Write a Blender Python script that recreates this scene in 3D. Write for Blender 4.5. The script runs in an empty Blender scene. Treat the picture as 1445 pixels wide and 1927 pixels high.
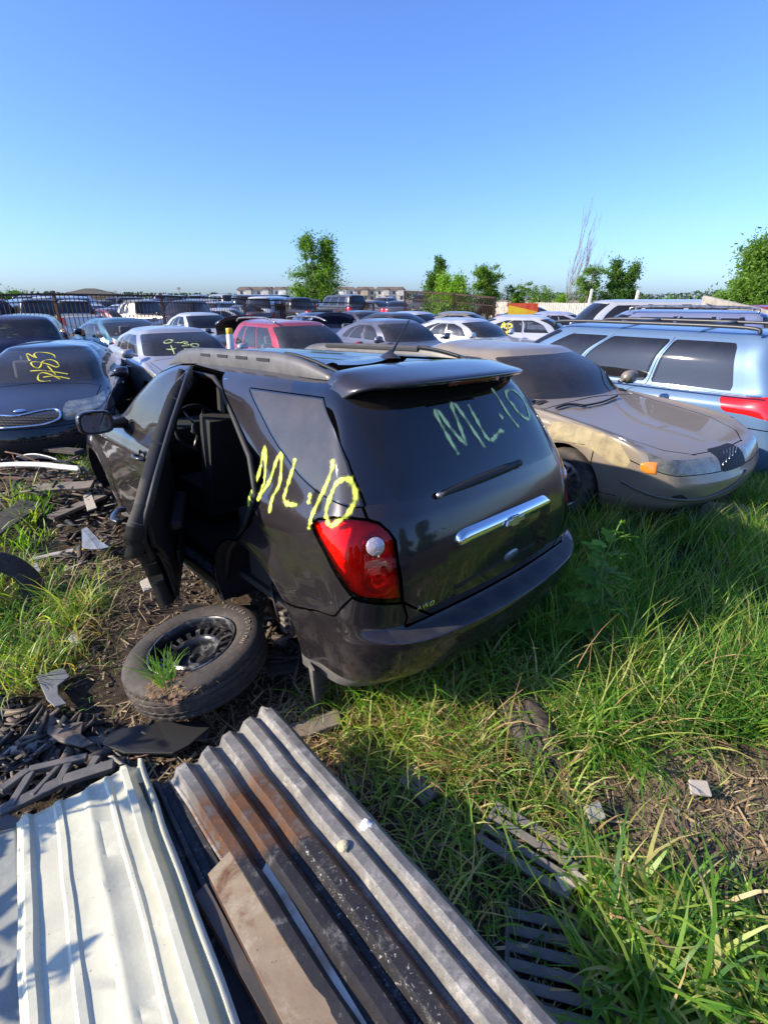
import bpy, bmesh, math, random, time
import numpy as np
from mathutils import Vector, Matrix, Quaternion, noise
from mathutils.bvhtree import BVHTree
T0=time.time()
rnd=random.Random(11)
PI=math.pi
rad=math.radians
sc=bpy.context.scene
col=sc.collection
# ---------------------------------------------------------------- camera
CAM_H=1.9; PITCH=23.454; FPX=930.0
cd=bpy.data.cameras.new('camera'); cam=bpy.data.objects.new('camera',cd); col.objects.link(cam)
cam.location=(0,0,CAM_H); cam.rotation_euler=(rad(90-PITCH),0,0)
cd.sensor_fit='HORIZONTAL'; cd.sensor_width=36; cd.lens=FPX/1445*36; cd.clip_start=.05; cd.clip_end=4000
sc.camera=cam
# ---------------------------------------------------------------- light
SUN_EL=29.0; SUN_AZ=(-.965,-.262)
w=bpy.data.worlds.new('World'); sc.world=w; w.use_nodes=True
nt=w.node_tree; bg=nt.nodes['Background']
sky=nt.nodes.new('ShaderNodeTexSky'); sky.sky_type='NISHITA'; sky.sun_disc=False
sky.sun_elevation=rad(SUN_EL); sky.sun_rotation=math.atan2(SUN_AZ[0],SUN_AZ[1])
sky.air_density=1.0; sky.dust_density=1.0; sky.ozone_density=3.3; sky.altitude=100
hs=nt.nodes.new('ShaderNodeMix'); hs.data_type='RGBA'; hs.blend_type='MULTIPLY'; hs.inputs[0].default_value=1; hs.inputs[7].default_value=(.63,.815,1.22,1)
nt.links.new(sky.outputs[0],hs.inputs[6]); nt.links.new(hs.outputs[2],bg.inputs[0]); bg.inputs[1].default_value=.135
sl=bpy.data.lights.new('sun','SUN'); sl.energy=4.9; sl.angle=rad(.5); sl.color=(1,.89,.72)
so=bpy.data.objects.new('sun',sl); col.objects.link(so)
ce=math.cos(rad(SUN_EL)); tosun=Vector((SUN_AZ[0]*ce,SUN_AZ[1]*ce,math.sin(rad(SUN_EL))))
so.rotation_euler=tosun.to_track_quat('Z','Y').to_euler(); so.location=(-20,-5,15)
sc.view_settings.view_transform='Standard'; sc.view_settings.look='None'; sc.view_settings.exposure=.78
sc.view_settings.gamma=1; sc.view_settings.use_curve_mapping=False
# ---------------------------------------------------------------- photo helpers: photo pixel -> point on the ground
SP,CP=math.sin(rad(PITCH)),math.cos(rad(PITCH))
def iray(px,py):
    a=(px-722.5)/FPX; b=(py-963.5)/FPX
    return Vector((a,CP-b*SP,-SP-b*CP))
def g(px,py,z=0.0):
    d=iray(px,py); t=(z-CAM_H)/d.z
    return Vector((d.x*t,d.y*t,z))
def atY(px,py,Y):
    d=iray(px,py); t=Y/d.y
    return Vector((d.x*t,Y,CAM_H+d.z*t))
# ---------------------------------------------------------------- materials
MATS={}
def newmat(name):
    m=bpy.data.materials.new(name); m.use_nodes=True
    return m,m.node_tree,m.node_tree.nodes['Principled BSDF']
def node(nt,t,**k):
    n=nt.nodes.new(t)
    for a,b in k.items():
        if a.startswith('i_'): n.inputs[a[2:].replace('_',' ')].default_value=b
        elif a[0]=='n' and a[1:].isdigit(): n.inputs[int(a[1:])].default_value=b
        else: setattr(n,a,b)
    return n
def c4(c): return (c[0],c[1],c[2],1)
def ramp(nt,fac,stops):
    r=nt.nodes.new('ShaderNodeValToRGB'); e=r.color_ramp.elements
    while len(e)<len(stops): e.new(.5)
    for el,(p,c) in zip(e,stops): el.position=p; el.color=c4(c) if hasattr(c,'__len__') else (c,c,c,1)
    nt.links.new(fac,r.inputs[0]); return r.outputs[0]
def mix(nt,fac,a,b,blend='MIX'):
    m=nt.nodes.new('ShaderNodeMix'); m.data_type='RGBA'; m.blend_type=blend
    for s,v in ((0,fac),(6,a),(7,b)):
        if hasattr(v,'is_linked'): nt.links.new(v,m.inputs[s])
        elif s==0: m.inputs[0].default_value=v
        else: m.inputs[s].default_value=c4(v)
    return m.outputs[2]
def nz(nt,scale,detail=4,rough=.6,vec=None,dist=0,typ='noise'):
    tc=nt.nodes.get('tc') or node(nt,'ShaderNodeTexCoord',name='tc')
    if typ=='noise':
        n=node(nt,'ShaderNodeTexNoise'); n.inputs['Scale'].default_value=scale; n.inputs['Detail'].default_value=detail
        n.inputs['Roughness'].default_value=rough; n.inputs['Distortion'].default_value=dist; o=n.outputs[0]
    else:
        n=node(nt,'ShaderNodeTexVoronoi'); n.inputs['Scale'].default_value=scale; o=n.outputs['Distance']
    nt.links.new(vec if vec is not None else tc.outputs['Object'],n.inputs['Vector'])
    return o
def stretch(nt,s):
    tc=nt.nodes.get('tc') or node(nt,'ShaderNodeTexCoord',name='tc')
    mp=node(nt,'ShaderNodeMapping'); mp.inputs['Scale'].default_value=s
    nt.links.new(tc.outputs['Object'],mp.inputs[0]); return mp.outputs[0]
def bump(nt,b,h,strength,dist=.01):
    n=node(nt,'ShaderNodeBump'); n.inputs['Strength'].default_value=strength; n.inputs['Distance'].default_value=dist
    nt.links.new(h,n.inputs['Height']); nt.links.new(n.outputs[0],b.inputs['Normal'])
def simple(name,base,rough=.5,metal=0,var=None,vs=8,bs=None,bstr=.3,coat=0,bd=.005,vr=(.4,.65)):
    if name in MATS: return MATS[name]
    m,nt,b=newmat(name)
    b.inputs['Base Color'].default_value=c4(base); b.inputs['Roughness'].default_value=rough; b.inputs['Metallic'].default_value=metal
    b.inputs['Coat Weight'].default_value=coat; b.inputs['Coat Roughness'].default_value=.06
    if var is not None:
        f=ramp(nt,nz(nt,vs),[(vr[0],0),(vr[1],1)]); nt.links.new(mix(nt,f,base,var),b.inputs['Base Color'])
    if bs: bump(nt,b,nz(nt,bs),bstr,bd)
    MATS[name]=m; return m
def paint(name,base=None,metal=.5,rough=.3,dust=.35,dcol=(.30,.25,.20),grime=.0):
    m,nt,b=newmat(name)
    if base is None:
        oi=node(nt,'ShaderNodeObjectInfo'); c=oi.outputs['Color']
    else:
        rg=node(nt,'ShaderNodeRGB'); rg.outputs[0].default_value=c4(base); c=rg.outputs[0]
    geo=node(nt,'ShaderNodeNewGeometry'); sx=node(nt,'ShaderNodeSeparateXYZ'); nt.links.new(geo.outputs['Normal'],sx.inputs[0])
    up=ramp(nt,sx.outputs[2],[(.2,.25),(.95,1)])
    n=ramp(nt,nz(nt,2.2,6,.7),[(.35,.3),(.75,1)])
    n2=ramp(nt,nz(nt,60,3,.7),[(.3,.7),(.7,1)])
    mu=node(nt,'ShaderNodeMath',operation='MULTIPLY'); nt.links.new(up,mu.inputs[0]); nt.links.new(n,mu.inputs[1])
    mu2=node(nt,'ShaderNodeMath',operation='MULTIPLY'); nt.links.new(mu.outputs[0],mu2.inputs[0]); nt.links.new(n2,mu2.inputs[1])
    mu3=node(nt,'ShaderNodeMath',operation='MULTIPLY'); nt.links.new(mu2.outputs[0],mu3.inputs[0]); mu3.inputs[1].default_value=dust
    # mud splash low on the body
    tc=nt.nodes.get('tc'); sz=node(nt,'ShaderNodeSeparateXYZ'); nt.links.new(tc.outputs['Object'],sz.inputs[0])
    low=ramp(nt,sz.outputs[2],[(.2,.75),(.62,0)])
    lm=node(nt,'ShaderNodeMath',operation='MULTIPLY'); nt.links.new(low,lm.inputs[0]); nt.links.new(ramp(nt,nz(nt,9,6,.75),[(.45,0),(.75,1)]),lm.inputs[1])
    ad=node(nt,'ShaderNodeMath',operation='ADD',use_clamp=True); nt.links.new(mu3.outputs[0],ad.inputs[0]); nt.links.new(lm.outputs[0],ad.inputs[1])
    nt.links.new(mix(nt,ad.outputs[0],c,dcol),b.inputs['Base Color'])
    mm=node(nt,'ShaderNodeMath',operation='MULTIPLY_ADD'); nt.links.new(ad.outputs[0],mm.inputs[0]); mm.inputs[1].default_value=-metal; mm.inputs[2].default_value=metal
    nt.links.new(mm.outputs[0],b.inputs['Metallic'])
    rr=node(nt,'ShaderNodeMath',operation='MULTIPLY_ADD'); nt.links.new(ad.outputs[0],rr.inputs[0]); rr.inputs[1].default_value=.55; rr.inputs[2].default_value=rough
    nt.links.new(rr.outputs[0],b.inputs['Roughness'])
    cw=node(nt,'ShaderNodeMath',operation='MULTIPLY_ADD',use_clamp=True); nt.links.new(ad.outputs[0],cw.inputs[0]); cw.inputs[1].default_value=-1.2; cw.inputs[2].default_value=1
    b.inputs['Specular IOR Level'].default_value=.12
    nt.links.new(cw.outputs[0],b.inputs['Coat Weight']); b.inputs['Coat Roughness'].default_value=.05
    bump(nt,b,nz(nt,3.0,2,.5),.025,.01)
    MATS[name]=m; return m
def glassmat(name,tint=(.5,.55,.55),dust=.1,refl=1.0):
    m,nt,b=newmat(name); nt.nodes.remove(b); out=nt.nodes['Material Output']
    tr=node(nt,'ShaderNodeBsdfTransparent'); tr.inputs[0].default_value=c4(tint)
    gl=node(nt,'ShaderNodeBsdfGlossy'); gl.inputs['Roughness'].default_value=.03
    fr=node(nt,'ShaderNodeFresnel'); fr.inputs[0].default_value=1.8
    m1=node(nt,'ShaderNodeMixShader'); nt.links.new(fr.outputs[0],m1.inputs[0]); nt.links.new(tr.outputs[0],m1.inputs[1]); nt.links.new(gl.outputs[0],m1.inputs[2])
    df=node(nt,'ShaderNodeBsdfDiffuse'); df.inputs[0].default_value=(.32,.28,.24,1)
    m2=node(nt,'ShaderNodeMixShader'); f=ramp(nt,nz(nt,3,6,.7),[(.3,dust*.4),(.8,dust)]); nt.links.new(f,m2.inputs[0])
    nt.links.new(m1.outputs[0],m2.inputs[1]); nt.links.new(df.outputs[0],m2.inputs[2]); nt.links.new(m2.outputs[0],out.inputs[0])
    MATS[name]=m; return m
# ---------------------------------------------------------------- object helpers
def tag(o,label=None,cat=None,group=None,kind=None):
    if label: o['label']=label
    if cat: o['category']=cat
    if group: o['group']=group
    if kind: o['kind']=kind
    return o
def empty(name,loc=(0,0,0),rz=0,mat=None):
    o=bpy.data.objects.new(name,None); col.objects.link(o); o.empty_display_size=.2
    if mat is not None: o.matrix_world=mat
    else: o.location=loc; o.rotation_euler=(0,0,rz)
    return o
def mkobj(name,V,F,m=None,parent=None,smooth=True,mi=None,merge=False,bevel=0,solid=0,sub=0,auto=None,off=-1,N=None):
    me=bpy.data.meshes.new(name); me.from_pydata([tuple(map(float,v)) for v in V],[],F)
    if merge:
        b=bmesh.new(); b.from_mesh(me); bmesh.ops.remove_doubles(b,verts=b.verts,dist=1e-5); bmesh.ops.dissolve_degenerate(b,edges=b.edges,dist=1e-6); b.to_mesh(me); b.free()
    ms=m if isinstance(m,(list,tuple)) else [m]
    for x in ms:
        if x: me.materials.append(x)
    if mi is not None and len(mi)==len(me.polygons): me.polygons.foreach_set('material_index',mi)
    if smooth: me.polygons.foreach_set('use_smooth',[True]*len(me.polygons))
    me.update()
    if N is not None: me.normals_split_custom_set_from_vertices([tuple(map(float,n)) for n in N])
    if auto is not None: me.set_sharp_from_angle(angle=rad(auto))
    o=bpy.data.objects.new(name,me); col.objects.link(o); o.parent=parent
    if solid: md=o.modifiers.new('s','SOLIDIFY'); md.thickness=solid; md.offset=off
    if bevel: md=o.modifiers.new('b','BEVEL'); md.width=bevel; md.segments=2; md.limit_method='ANGLE'; md.angle_limit=rad(40)
    if sub: md=o.modifiers.new('u','SUBSURF'); md.levels=sub; md.render_levels=sub
    return o
class MB:
    def __init__(s): s.V=[];s.F=[];s.M=[]
    def add(s,V,F,mi=0):
        n=len(s.V); s.V+=[Vector(v) for v in V]; s.F+=[[i+n for i in f] for f in F]; s.M+=[mi]*len(F); return s
    def box(s,c,sz,rot=None,mi=0):
        x,y,z=[a/2 for a in sz]
        V=[Vector(p) for p in((-x,-y,-z),(x,-y,-z),(x,y,-z),(-x,y,-z),(-x,-y,z),(x,-y,z),(x,y,z),(-x,y,z))]
        if rot is not None: V=[rot@v for v in V]
        return s.add([v+Vector(c) for v in V],[[0,3,2,1],[4,5,6,7],[0,1,5,4],[1,2,6,5],[2,3,7,6],[3,0,4,7]],mi)
    def beam(s,a,b,w,h,mi=0,up=(0,0,1)):
        a=Vector(a);b=Vector(b);d=b-a;L=d.length
        if L<1e-6: return s
        d.normalize();sd=d.cross(Vector(up))
        if sd.length<1e-4: sd=d.cross(Vector((1,0,0)))
        sd.normalize();u=sd.cross(d)
        V=[p+sd*i*w/2+u*j*h/2 for p in(a,b) for i,j in((-1,-1),(1,-1),(1,1),(-1,1))]
        return s.add(V,[[0,1,2,3],[4,7,6,5],[0,4,5,1],[1,5,6,2],[2,6,7,3],[3,7,4,0]],mi)
    def tube(s,P,r,n=8,cap=True,mi=0,closed=False):
        P=[Vector(p) for p in P]; R=r if hasattr(r,'__len__') else [r]*len(P)
        V=[];F=[];N=len(P);pu=None
        for i,p in enumerate(P):
            if closed: d=P[(i+1)%N]-P[i-1]
            else: d=P[min(i+1,N-1)]-P[max(i-1,0)]
            if d.length<1e-9: d=Vector((0,0,1))
            d.normalize()
            if pu is None: u=d.orthogonal().normalized()
            else:
                u=pu-d*pu.dot(d); u=u.normalized() if u.length>1e-6 else d.orthogonal().normalized()
            pu=u;v=d.cross(u)
            for k in range(n):
                a=2*PI*k/n; V.append(p+(u*math.cos(a)+v*math.sin(a))*R[i])
        for i in range(N if closed else N-1):
            j=(i+1)%N
            for k in range(n): F.append([i*n+k,i*n+(k+1)%n,j*n+(k+1)%n,j*n+k])
        if cap and not closed: F.append(list(range(n))[::-1]); F.append([(N-1)*n+k for k in range(n)])
        return s.add(V,F,mi)
    def lathe(s,prof,n=32,axis='z',c=(0,0,0),mi=0,a0=0,a1=2*PI,rot=None,rfun=None):
        c=Vector(c);V=[];full=abs(a1-a0-2*PI)<1e-6;m=n if full else n+1
        for k in range(m):
            a=a0+(a1-a0)*k/n
            for q,(r,h) in enumerate(prof):
                if rfun: r=rfun(q,k,r)
                p=Vector((r*math.cos(a),r*math.sin(a),h)) if axis=='z' else (Vector((r*math.cos(a),h,r*math.sin(a))) if axis=='y' else Vector((h,r*math.cos(a),r*math.sin(a))))
                if rot is not None: p=rot@p
                V.append(p+c)
        L=len(prof);F=[]
        for k in range(n):
            j=(k+1)%m
            for i in range(L-1):
                f=[k*L+i,j*L+i,j*L+i+1,k*L+i+1]; F.append(f if axis!='y' else f[::-1])
        return s.add(V,F,mi)
    def prism(s,pts,h,rot=None,loc=(0,0,0),mi=0):
        n=len(pts);loc=Vector(loc)
        V=[Vector((x,y,0)) for x,y in pts]+[Vector((x,y,h)) for x,y in pts]
        if rot is not None: V=[rot@v for v in V]
        return s.add([v+loc for v in V],[list(range(n))[::-1],[n+i for i in range(n)]]+[[i,(i+1)%n,n+(i+1)%n,n+i] for i in range(n)],mi)
    def build(s,name,m,parent=None,smooth=True,**k):
        return mkobj(name,s.V,s.F,m,parent,smooth,mi=s.M if isinstance(m,(list,tuple)) else None,**k)
def bx(name,c,sz,m,parent=None,rot=None,bevel=.004):
    return MB().box(c,sz,rot).build(name,m,parent,smooth=False,bevel=bevel)
def copy_tree(o,parent=None):
    c=o.copy(); col.objects.link(c)
    if parent is not None: c.parent=parent
    for ch in list(o.children): copy_tree(ch,c)
    return c
def rotz(a): return Matrix.Rotation(a,3,'Z')
def smoothpath(P,n=6):
    P=[Vector(p) for p in P];out=[]
    Q=[P[0]*2-P[1]]+P+[P[-1]*2-P[-2]]
    for i in range(1,len(Q)-2):
        for k in range(n):
            t=k/n;a,b,c,d=Q[i-1],Q[i],Q[i+1],Q[i+2]
            out.append(.5*((2*b)+(c-a)*t+(2*a-5*b+4*c-d)*t*t+(3*b-a-3*c+d)*t**3))
    out.append(P[-1]);return out
# shared materials
BLK=simple('black_plastic',(.012,.012,.013),.62,bs=120,bstr=.15,bd=.001)
GAPM=simple('shut_line',(.002,.002,.002),1)
GAPM.node_tree.nodes['Principled BSDF'].inputs['Specular IOR Level'].default_value=0
BLKG=simple('black_gloss',(.008,.008,.01),.12,coat=1)
GREYP=simple('grey_plastic',(.10,.095,.09),.6,var=(.16,.14,.12),vs=12,bs=90,bstr=.2,bd=.001)
RUB=simple('rubber',(.022,.021,.02),.8,var=(.09,.07,.055),vs=6,bs=60,bstr=.3,bd=.002)
CHR=simple('chrome',(.85,.86,.88),.06,1)
ALU=simple('rim_silver',(.42,.42,.43),.35,.9,var=(.2,.17,.14),vs=14)
REDL=simple('red_lens',(.45,.008,.008),.15,coat=1)
REDD=simple('dark_red_lens',(.12,.003,.003),.2,coat=1)
CLR=simple('clear_lens',(.5,.5,.5),.12,.4,coat=1,var=(.3,.3,.28),vs=30)
HAZY=simple('hazy_lens',(.20,.20,.15),.18,.2,coat=1,var=(.07,.07,.055),vs=9,bs=45,bstr=.5,bd=.01)
AMB=simple('amber_lens',(.75,.22,.02),.2,coat=1)
SEATG=simple('seat_grey',(.13,.125,.12),.9)
SEAT=simple('seat_fabric',(.02,.019,.018),.9,bs=200,bstr=.2,bd=.001)
SEATT=simple('seat_tan',(.16,.13,.10),.85)
DARKM=simple('dark_under',(.012,.011,.01),.85)
CP=CP
PAINT=paint('car_paint',None)
GL=glassmat('car_glass',(.90,.94,.93),.14)
GLD=glassmat('car_glass_dark',(.045,.045,.05),.06)
SPRAY_M=None
# ---------------------------------------------------------------- car surfaces
# row = (xr,zr,cr, w,zsr,zsf, xf,zf,cf): rear x/z at the centre, corner depth, half width, side heights, front x/z, corner depth
COLF=None
def rows_net(rows,fr=(0,.16,.34,.52,.70,.86,1)):
    G=[]
    for xr,zr,cr,w,zsr,zsf,xf,zf,cf in rows:
        L=[(xr,0,zr),(xr+.05*cr,.42*w,zr+(zsr-zr)*.03),(xr+.20*cr,.74*w,zr+(zsr-zr)*.15),(xr+.56*cr,.935*w,zr+(zsr-zr)*.5)]
        a,b=xr+1.3*cr,xf-1.3*cf
        for k,f in enumerate(fr):
            q=1-.035*(abs(2*f-1)**2); L.append((a+(b-a)*f,w*q,zsr+(zsf-zsr)*f))
        L+=[(xf-.66*cf,.93*w*.965,zsf+(zf-zsf)*.5),(xf-.28*cf,.74*w,zsf+(zf-zsf)*.85),(xf,0,zf)]
        G.append(L)
    return np.array(G,float)
def pchip(A,u,q):
    h=np.diff(u); d=np.diff(A,axis=0)/h[:,None,None]
    m=np.zeros_like(A)
    for i in range(1,len(u)-1):
        a,b=d[i-1],d[i]; w1=2*h[i]+h[i-1]; w2=h[i]+2*h[i-1]
        with np.errstate(all='ignore'):
            t=(w1+w2)/(w1/a+w2/b)
        m[i]=np.where(a*b>0,np.nan_to_num(t),0)
    m[0]=d[0];m[-1]=d[-1]
    i=np.clip(np.searchsorted(u,q,'right')-1,0,len(h)-1); s=(q-u[i])/h[i]; H=h[i][:,None,None]; s=s[:,None,None]
    return (2*s**3-3*s**2+1)*A[i]+(s**3-2*s**2+s)*H*m[i]+(-2*s**3+3*s**2)*A[i+1]+(s**3-s**2)*H*m[i+1]
def cmr(A,u,q):
    # A has ghost first/last
    m=(A[2:]-A[:-2])/(u[2:]-u[:-2])[:,None,None]; B=A[1:-1]; U=u[1:-1]; h=np.diff(U)
    i=np.clip(np.searchsorted(U,q,'right')-1,0,len(h)-1); s=((q-U[i])/h[i])[:,None,None]; H=h[i][:,None,None]
    return (2*s**3-3*s**2+1)*B[i]+(s**3-2*s**2+s)*H*m[i]+(-2*s**3+3*s**2)*B[i+1]+(s**3-s**2)*H*m[i+1]
def surf(G,ns,nt):
    """dense closed skin; returns V (n x 5: x,y,z,s,t) and quads"""
    nr,nc=G.shape[:2]
    A=G.transpose(1,0,2); fl=np.array([1,-1,1.])
    A=np.concatenate([A[1:2]*fl,A,A[-2:-1]*fl],0)
    u=np.concatenate([[0],np.cumsum(np.linalg.norm(np.diff(A,axis=0),axis=2).mean(1))])
    U=u[1:-1]; qi=np.linspace(0,nc-1,(nc-1)*nt+1); q=np.interp(qi,np.arange(nc),U)
    B=cmr(A,u,q).transpose(1,0,2)
    # along s; ghost row past the crown line
    B=np.concatenate([B,B[-2:-1]*fl],0)
    us=np.concatenate([[0],np.cumsum(np.linalg.norm(np.diff(B,axis=0),axis=2).mean(1))])
    si=np.linspace(0,nr-1,(nr-1)*ns+1); qs=np.interp(si,np.arange(nr),us[:nr])
    C=pchip(B,us,qs)
    S,T=np.meshgrid(si,qi,indexing='ij')
    L=np.dstack([C,S,T]); M,N=L.shape[:2]
    L[:,0,1]=0;L[:,-1,1]=0;L[-1,:,1]=0
    Rr=L[:,1:-1].copy(); Rr[:,:,1]*=-1
    V=np.concatenate([L.reshape(-1,5),Rr.reshape(-1,5)],0)
    def li(i,j): return i*N+j
    def ri(i,j):
        if j==0 or j==N-1 or i==M-1: return i*N+j
        return M*N+i*(N-2)+j-1
    F=[]
    for i in range(M-1):
        for j in range(N-1):
            F.append([li(i,j),li(i,j+1),li(i+1,j+1),li(i+1,j)][::-1])
            F.append([ri(i,j),ri(i,j+1),ri(i+1,j+1),ri(i+1,j)])
    F=[[v for k,v in enumerate(f) if v!=f[k-1]] for f in F]
    return V,[f for f in F if len(f)>2]
def sdp(P,poly,r=0):
    """signed distance (negative inside) of 2-D points to a polygon"""
    poly=np.array(poly,float); d=np.full(len(P),1e9); ins=np.zeros(len(P),bool); n=len(poly)
    for i in range(n):
        a=poly[i];b=poly[(i+1)%n]; e=b-a; w=P-a; t=np.clip((w@e)/(e@e+1e-12),0,1)
        d=np.minimum(d,np.linalg.norm(w-t[:,None]*e,axis=1))
        c=(a[1]>P[:,1])!=(b[1]>P[:,1])
        with np.errstate(all='ignore'): xi=(b[0]-a[0])*(P[:,1]-a[1])/(b[1]-a[1])+a[0]
        ins^=c&(P[:,0]<xi)
    return np.where(ins,-d,d)-r
def cutm(V,F,val,eps=1e-6):
    val=np.where(np.abs(val)<1e-5,0,val); sg=np.sign(val).astype(int).tolist(); vl=val.tolist()
    new=[];n0=len(V);em={};out=[]
    for f in F:
        s=[sg[v] for v in f]
        if not(1 in s and -1 in s): out.append(f); continue
        g_=[];zs=[]
        for k,v in enumerate(f):
            w_=f[(k+1)%len(f)]
            if s[k]==0: zs.append(len(g_))
            g_.append(v)
            a,b=sg[v],sg[w_]
            if a*b<0:
                key=(v,w_) if v<w_ else (w_,v)
                if key not in em:
                    t=vl[key[0]]/(vl[key[0]]-vl[key[1]]); em[key]=n0+len(new); new.append(V[key[0]]*(1-t)+V[key[1]]*t)
                zs.append(len(g_)); g_.append(em[key])
        if len(zs)==2 and (zs[1]-zs[0])>1 and not(zs[0]==0 and zs[1]==len(g_)-1):
            a,b=zs; out.append(g_[a:b+1]); out.append(g_[b:]+g_[:a+1])
        else: out.append(g_)
    if new: V=np.vstack([V,np.array(new)])
    return V,out
def densify(V,F,fn,r,ns,nt):
    a=np.abs(fn(V))<r; A_=[];B_=[]
    for f in F: (A_ if any(a[v] for v in f) else B_).append(f)
    V,A_=cutm(V,A_,np.cos(PI*V[:,3]*ns)); V,A_=cutm(V,A_,np.cos(PI*V[:,4]*nt)); return V,A_+B_
def fcent(V,F): return np.array([V[f].mean(0) for f in F])
def addnormals(V,F):
    N=np.zeros((len(V),3)); P=V[:,:3]
    T=np.array([[f[0],f[1],f[2]] for f in F]+[[f[0],f[2],f[3]] for f in F if len(f)>3])
    n=np.cross(P[T[:,1]]-P[T[:,0]],P[T[:,2]]-P[T[:,0]])
    for k in range(3): np.add.at(N,T[:,k],n)
    N/=np.linalg.norm(N,axis=1)[:,None]+1e-12
    return np.hstack([V[:,:5],N])
def subset3(V,F,idx):
    m={};VV=[];FF=[];NN=[]
    for i in idx:
        q=[]
        for v in F[i]:
            if v not in m: m[v]=len(VV); VV.append(V[v][:3]); NN.append(V[v][5:8])
            q.append(m[v])
        FF.append(q)
    return VV,FF,NN
def subset(V,F,idx):
    m={};VV=[];FF=[]
    for i in idx:
        q=[]
        for v in F[i]:
            if v not in m: m[v]=len(VV); VV.append(V[v][:3])
            q.append(m[v])
        FF.append(q)
    return VV,FF
def st(s0,s1,t0,t1,r=.0,ks=.14,kt=.3):
    """rounded box field in (row, column) space"""
    def f(V):
        s=V[:,3]*ks;t=V[:,4]*kt
        a=np.abs(s-(s0+s1)/2*ks)-((s1-s0)/2*ks-r); b=np.abs(t-(t0+t1)/2*kt)-((t1-t0)/2*kt-r)
        return np.hypot(np.maximum(a,0),np.maximum(b,0))+np.minimum(np.maximum(a,b),0)-r
    return f
def xz(poly,r=0,y=.35): 
    def f(V):
        d=sdp(V[:,[0,2]],poly,r); return np.where(np.abs(V[:,1])<y,np.abs(d)+.02,d)
    return f
# generic wheel: axle along y, outer face at +y
def wheel(parent,c,side,r=.33,w=.2,style='alloy',n=7,cmat=None,nseg=36):
    MX=Matrix.Scale(side,3,(0,1,0)) if side<0 else None
    rr=r*.66
    e=empty('wheel',c); e.parent=parent
    prof=[(rr*.96,-w/2),(rr*1.02,-w/2+.01),(r*.9,-w/2),(r*.97,-w/2+.02),(r,-w/2+.045),(r,w/2-.045),(r*.97,w/2-.02),(r*.9,w/2),(rr*1.04,w/2-.012),(rr*.97,w/2-.02)]
    t=MB().lathe(prof,nseg,'y'); 
    rm=MB(); d=w/2-.03
    rm.lathe([(rr,w/2-.012),(rr*.93,w/2-.02),(rr*.90,w/2-.05),(rr*.88,-w/2+.02)],nseg,'y')
    if style=='cap':
        rm.lathe([(rr*.95,d+.012),(rr*.80,d+.022),(rr*.78,d+.0),(rr*.60,d+.01),(rr*.35,d+.03),(0,d+.032)],nseg,'y')
        for k in range(n):
            a=2*PI*k/n; c_=Vector((math.cos(a)*rr*.70,d+.02,math.sin(a)*rr*.70))
            rm.box(c_,(.012,.02,.06),Matrix.Rotation(-a+PI/2,3,'Y')@Matrix.Rotation(0,3,'X'),1)
    else:
        rm.lathe([(rr*.9,-.02),(0,-.02)],nseg,'y',mi=1)
        rm.lathe([(rr*.24,d),(rr*.2,d+.012),(0,d+.014)],16,'y')
        for k in range(n):
            a=2*PI*k/n; u=Vector((math.cos(a),0,math.sin(a))); v=Vector((-math.sin(a),0,math.cos(a)))
            for q in(-1,1):
                rm.beam(u*rr*.15+Vector((0,d-.01,0))+v*.01*q,u*rr*.93+Vector((0,d-.012,0))+v*rr*.12*q,.03 if style=='alloy' else .045,.03,up=(0,1,0))
    for mb in(t,rm):
        if side<0:
            for v in mb.V: v.y*=-1
            mb.F=[f[::-1] for f in mb.F]
    t.build('tyre',RUB,e); rm.build('rim',[cmat or ALU,DARKM],e,auto=35)
    return e
def arch_apply(V,cx,cz,R,amp,y0=.5):
    r=np.hypot(V[:,0]-cx,V[:,2]-cz); k=np.clip(1-np.abs(r-R-.03)/.12,0,1); k=k*k*(3-2*k)
    m=(np.abs(V[:,1])>y0)&(V[:,2]<cz+R+.18)
    V[:,1]+=np.sign(V[:,1])*amp*k*m
SED=dict(L=4.7,W=1.8,H=1.45,hood=.98,belt=1.0,deck=1.05,cowl=.95,wst=.30,rt=-1.0,rb=-1.75,nose=.70,wb=2.75,fo=.95,r=.33)
def spec_rows(s):
    L,W,H=s['L']/2,s['W'],s['H']; hd,be,dk=s['hood'],s['belt'],s['deck']; no=s['nose']
    va=s.get('van',0); cr=s.get('cr',.42); cf=s.get('cf',.5)
    R=[(-L+.14,.22,cr*.8,.46*W,.22,.22,L-.2,.22,cf),
       (-L+.03,.36,cr,.487*W,.36,.36,L-.03,.36,cf),
       (-L,.52,cr,.498*W,.54,.54,L,.50,cf),
       (-L+.05,.70,cr,.50*W,.70,.66,L-.02,no-.12,cf*.95),
       (-L+.07,(dk+.70)/2 if not va else .86,cr,.495*W,be-.13,be-.15,L-.09,no+.01,cf*.9),
       (-L+.13,dk-.02 if not va else be,cr,.475*W,be-.04,be-.10,L-.30,no+.08,cf),
       (s['rb'],dk+.02 if not va else be+.10,cr*.9,.447*W,be+.02,be+.0,s['cowl'],hd,.40),
       ((s['rb']*.5+s['rt']*.5)-.02*0,(dk+H)/2-.0,cr*.85,.405*W,(be+H)/2,(be+H)/2,(s['cowl']*.5+s['wst']*.5)+.03,(hd+H)/2,.36),
       (s['rt'],H-.075,cr*.75,.345*W,H-.115,H-.115,s['wst'],H-.075,.32),
       (s['rt']+.13,H-.03,cr*.7,.30*W,H-.055,H-.055,s['wst']-.12,H-.03,.3),
       (s['rt']+.3,H-.005,cr*.4,.15*W,H-.015,H-.015,s['wst']-.3,H-.01,.2),
       (s['rt']+.5,H,.05,.0001,H,H,s['wst']-.5,H,.05)]
    return R
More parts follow.
